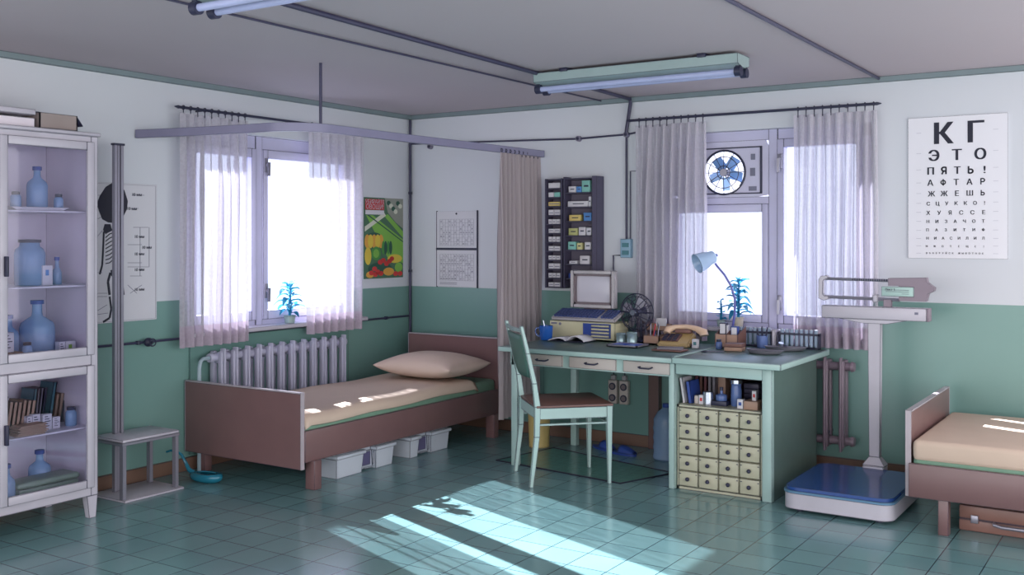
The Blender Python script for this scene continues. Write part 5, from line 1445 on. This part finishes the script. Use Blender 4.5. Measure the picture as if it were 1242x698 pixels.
slipper(2.11, -.31, R(-10), 'blue slipper with its toe towards the water canister')
slipper(1.93, -.23, R(-25), 'blue slipper nearer the chair leg, behind its twin')

for i, x in enumerate((1.905, 1.995)):
    t = T('double_socket', ('left of two double wall sockets under the desk', 'right of two double wall sockets under the desk')[i], 'socket', (x, -.014, .30), 0, 'double sockets under the desk')
    MB().box(x - .036, x + .036, -.05, -.014, .295, .465, .004).build('plate', mat('socket_plastic%d' % i, (190, 180, 172), .4), t)
    for z in (.338, .42):
        r_ = MB().cyl((x, -.05, z), (x, -.056, z), .026, .026, 20).build('socket_ring', M_dark, t)
        MB().cyl((x, -.056, z), (x, -.0575, z), .018, .018, 16).build('socket_face', M_mon_dk, r_)
    pl = T('power_plug', ('grey plug and cable above the left double socket', 'grey plug and cable above the right double socket')[i], 'plug', (x, -.03, .466), 0, 'plugs above the sockets')
    MB().box(x - .018, x + .018, -.045, -.016, .4665, .50, .004).build('plug_body', M_mon, pl)
    MB().tube([(x, -.03, .50), (x, -.03, .75)], .004, 6).build('cable', M_dark, pl)

# ------------------------------------------------------------------ physician scale
ss = T('medical_scale', 'white physician scale with blue platform and balance beam by the right bed', 'scale', (3.8, -.8, 0))
def rpoly(x0, x1, y0, y1, r, n=5):
    P_ = []
    for cx2, cy2, a0 in ((x1 - r, y0 + r, -90), (x1 - r, y1 - r, 0), (x0 + r, y1 - r, 90), (x0 + r, y0 + r, 180)):
        for k in range(n + 1): a = R(a0 + 90 * k / n); P_.append((cx2 + r * math.cos(a), cy2 + r * math.sin(a)))
    return P_
MB().prism(rpoly(3.52, 4.10, -1.16, -.45, .07), 'z', .02, .105).build('base_skirt', M_white, ss)
MB().prism(rpoly(3.515, 4.105, -1.165, -.445, .07), 'z', .106, .118).build('rubber_rim', M_blue_edge, ss)
MB().prism(rpoly(3.525, 4.095, -1.155, -.455, .07), 'z', .118, .138).build('platform', M_blue_plate, ss)
for x, y in ((3.60, -1.09), (4.02, -1.09), (3.60, -.52), (4.02, -.52)): MB().cyl((x, y, 0), (x, y, .02), .02, seg=12).build('foot', M_dark, ss)
px_, py_ = 3.83, -.40
MB().box(px_ - .06, px_ + .06, -.46, -.35, .02, .15, .006).build('column_base', M_white, ss)
MB().hexa([(px_ - .065, py_ - .045, .15), (px_ + .065, py_ - .045, .15), (px_ + .065, py_ + .045, .15), (px_ - .065, py_ + .045, .15)], [(px_ - .03, py_ - .025, .20), (px_ + .03, py_ - .025, .20), (px_ + .03, py_ + .025, .20), (px_ - .03, py_ + .025, .20)]).build('column_foot', M_white, ss)
MB().hexa([(px_ - .03, py_ - .024, .20), (px_ + .03, py_ - .024, .20), (px_ + .03, py_ + .024, .20), (px_ - .03, py_ + .024, .20)], [(px_ - .037, py_ - .024, .99), (px_ + .037, py_ - .024, .99), (px_ + .037, py_ + .024, .99), (px_ - .037, py_ + .024, .99)]).build('column', M_white, ss)
bmx0, bmx1 = 3.525, 4.125
MB().box(bmx0, bmx1, py_ - .04, py_ + .04, 1.01, 1.085, .005).prism([(3.62, 1.01), (4.02, 1.01), (3.90, .985), (3.76, .985)], 'y', py_ - .03, py_ + .03).build('beam_housing', M_white, ss)
MB().box(bmx1, bmx1 + .012, py_ - .041, py_ + .041, 1.009, 1.086, .003).build('end_cap', M_grey_case, ss)
MB().box(4.06, 4.08, py_ - .042, py_ - .04, 1.048, 1.062).build('badge', M_line, ss)
MB().box(3.88, 3.925, py_ - .015, py_ + .015, 1.085, 1.13).build('beam_post', M_grey_case, ss)
MB().tube([(3.535, py_, 1.245), (3.92, py_, 1.240)], .009, 8).build('upper_beam', M_metal, ss)
MB().tube([(3.535, py_, 1.135), (3.97, py_, 1.128)], .010, 8).build('lower_beam', M_metal, ss)
MB().prism([(3.50, 1.125), (3.50, 1.24), (3.515, 1.26), (3.55, 1.265), (3.56, 1.25), (3.53, 1.235), (3.525, 1.225), (3.525, 1.15), (3.535, 1.14), (3.56, 1.14), (3.56, 1.12), (3.53, 1.112)], 'y', py_ - .018, py_ + .018).build('end_bracket', M_white, ss)
MB().prism([(3.91, 1.212), (3.91, 1.255), (4.12, 1.262), (4.125, 1.235), (4.165, 1.205), (4.16, 1.185), (4.13, 1.17), (4.12, 1.125), (3.97, 1.125), (3.97, 1.212)], 'y', py_ - .03, py_ + .03).build('pointer_housing', M_grey_case, ss)
o = MB().box(3.875, 4.055, py_ - .042, py_ - .032, 1.150, 1.207, .002).build('dial_plate', mat('mint_plate', (168, 196, 190), .4), ss)
d = MB(); text_into(d, 'Пост 5', (3.925, py_ - .0435, 1.184), (1, 0, 0), (0, 0, 1), .018, .0006); d.box(3.90, 4.03, py_ - .0435, py_ - .0425, 1.177, 1.179).box(3.955, 4.03, py_ - .0435, py_ - .0425, 1.187, 1.189).box(3.99, 4.03, py_ - .0435, py_ - .0425, 1.165, 1.167)
d.build('plate_text', M_dark, o, smooth=0)
MB().box(3.82, 3.848, py_ - .022, py_ + .022, 1.112, 1.156, .003).build('poise_weight', M_white, ss)
mb = MB()
for k in range(16): x = 3.70 + .013 * k; mb.box(x, x + .004, py_ - .011, py_ - .008, 1.236, 1.248)
mb.build('scale_notches', M_dark, ss)

bpy.context.view_layer.update()
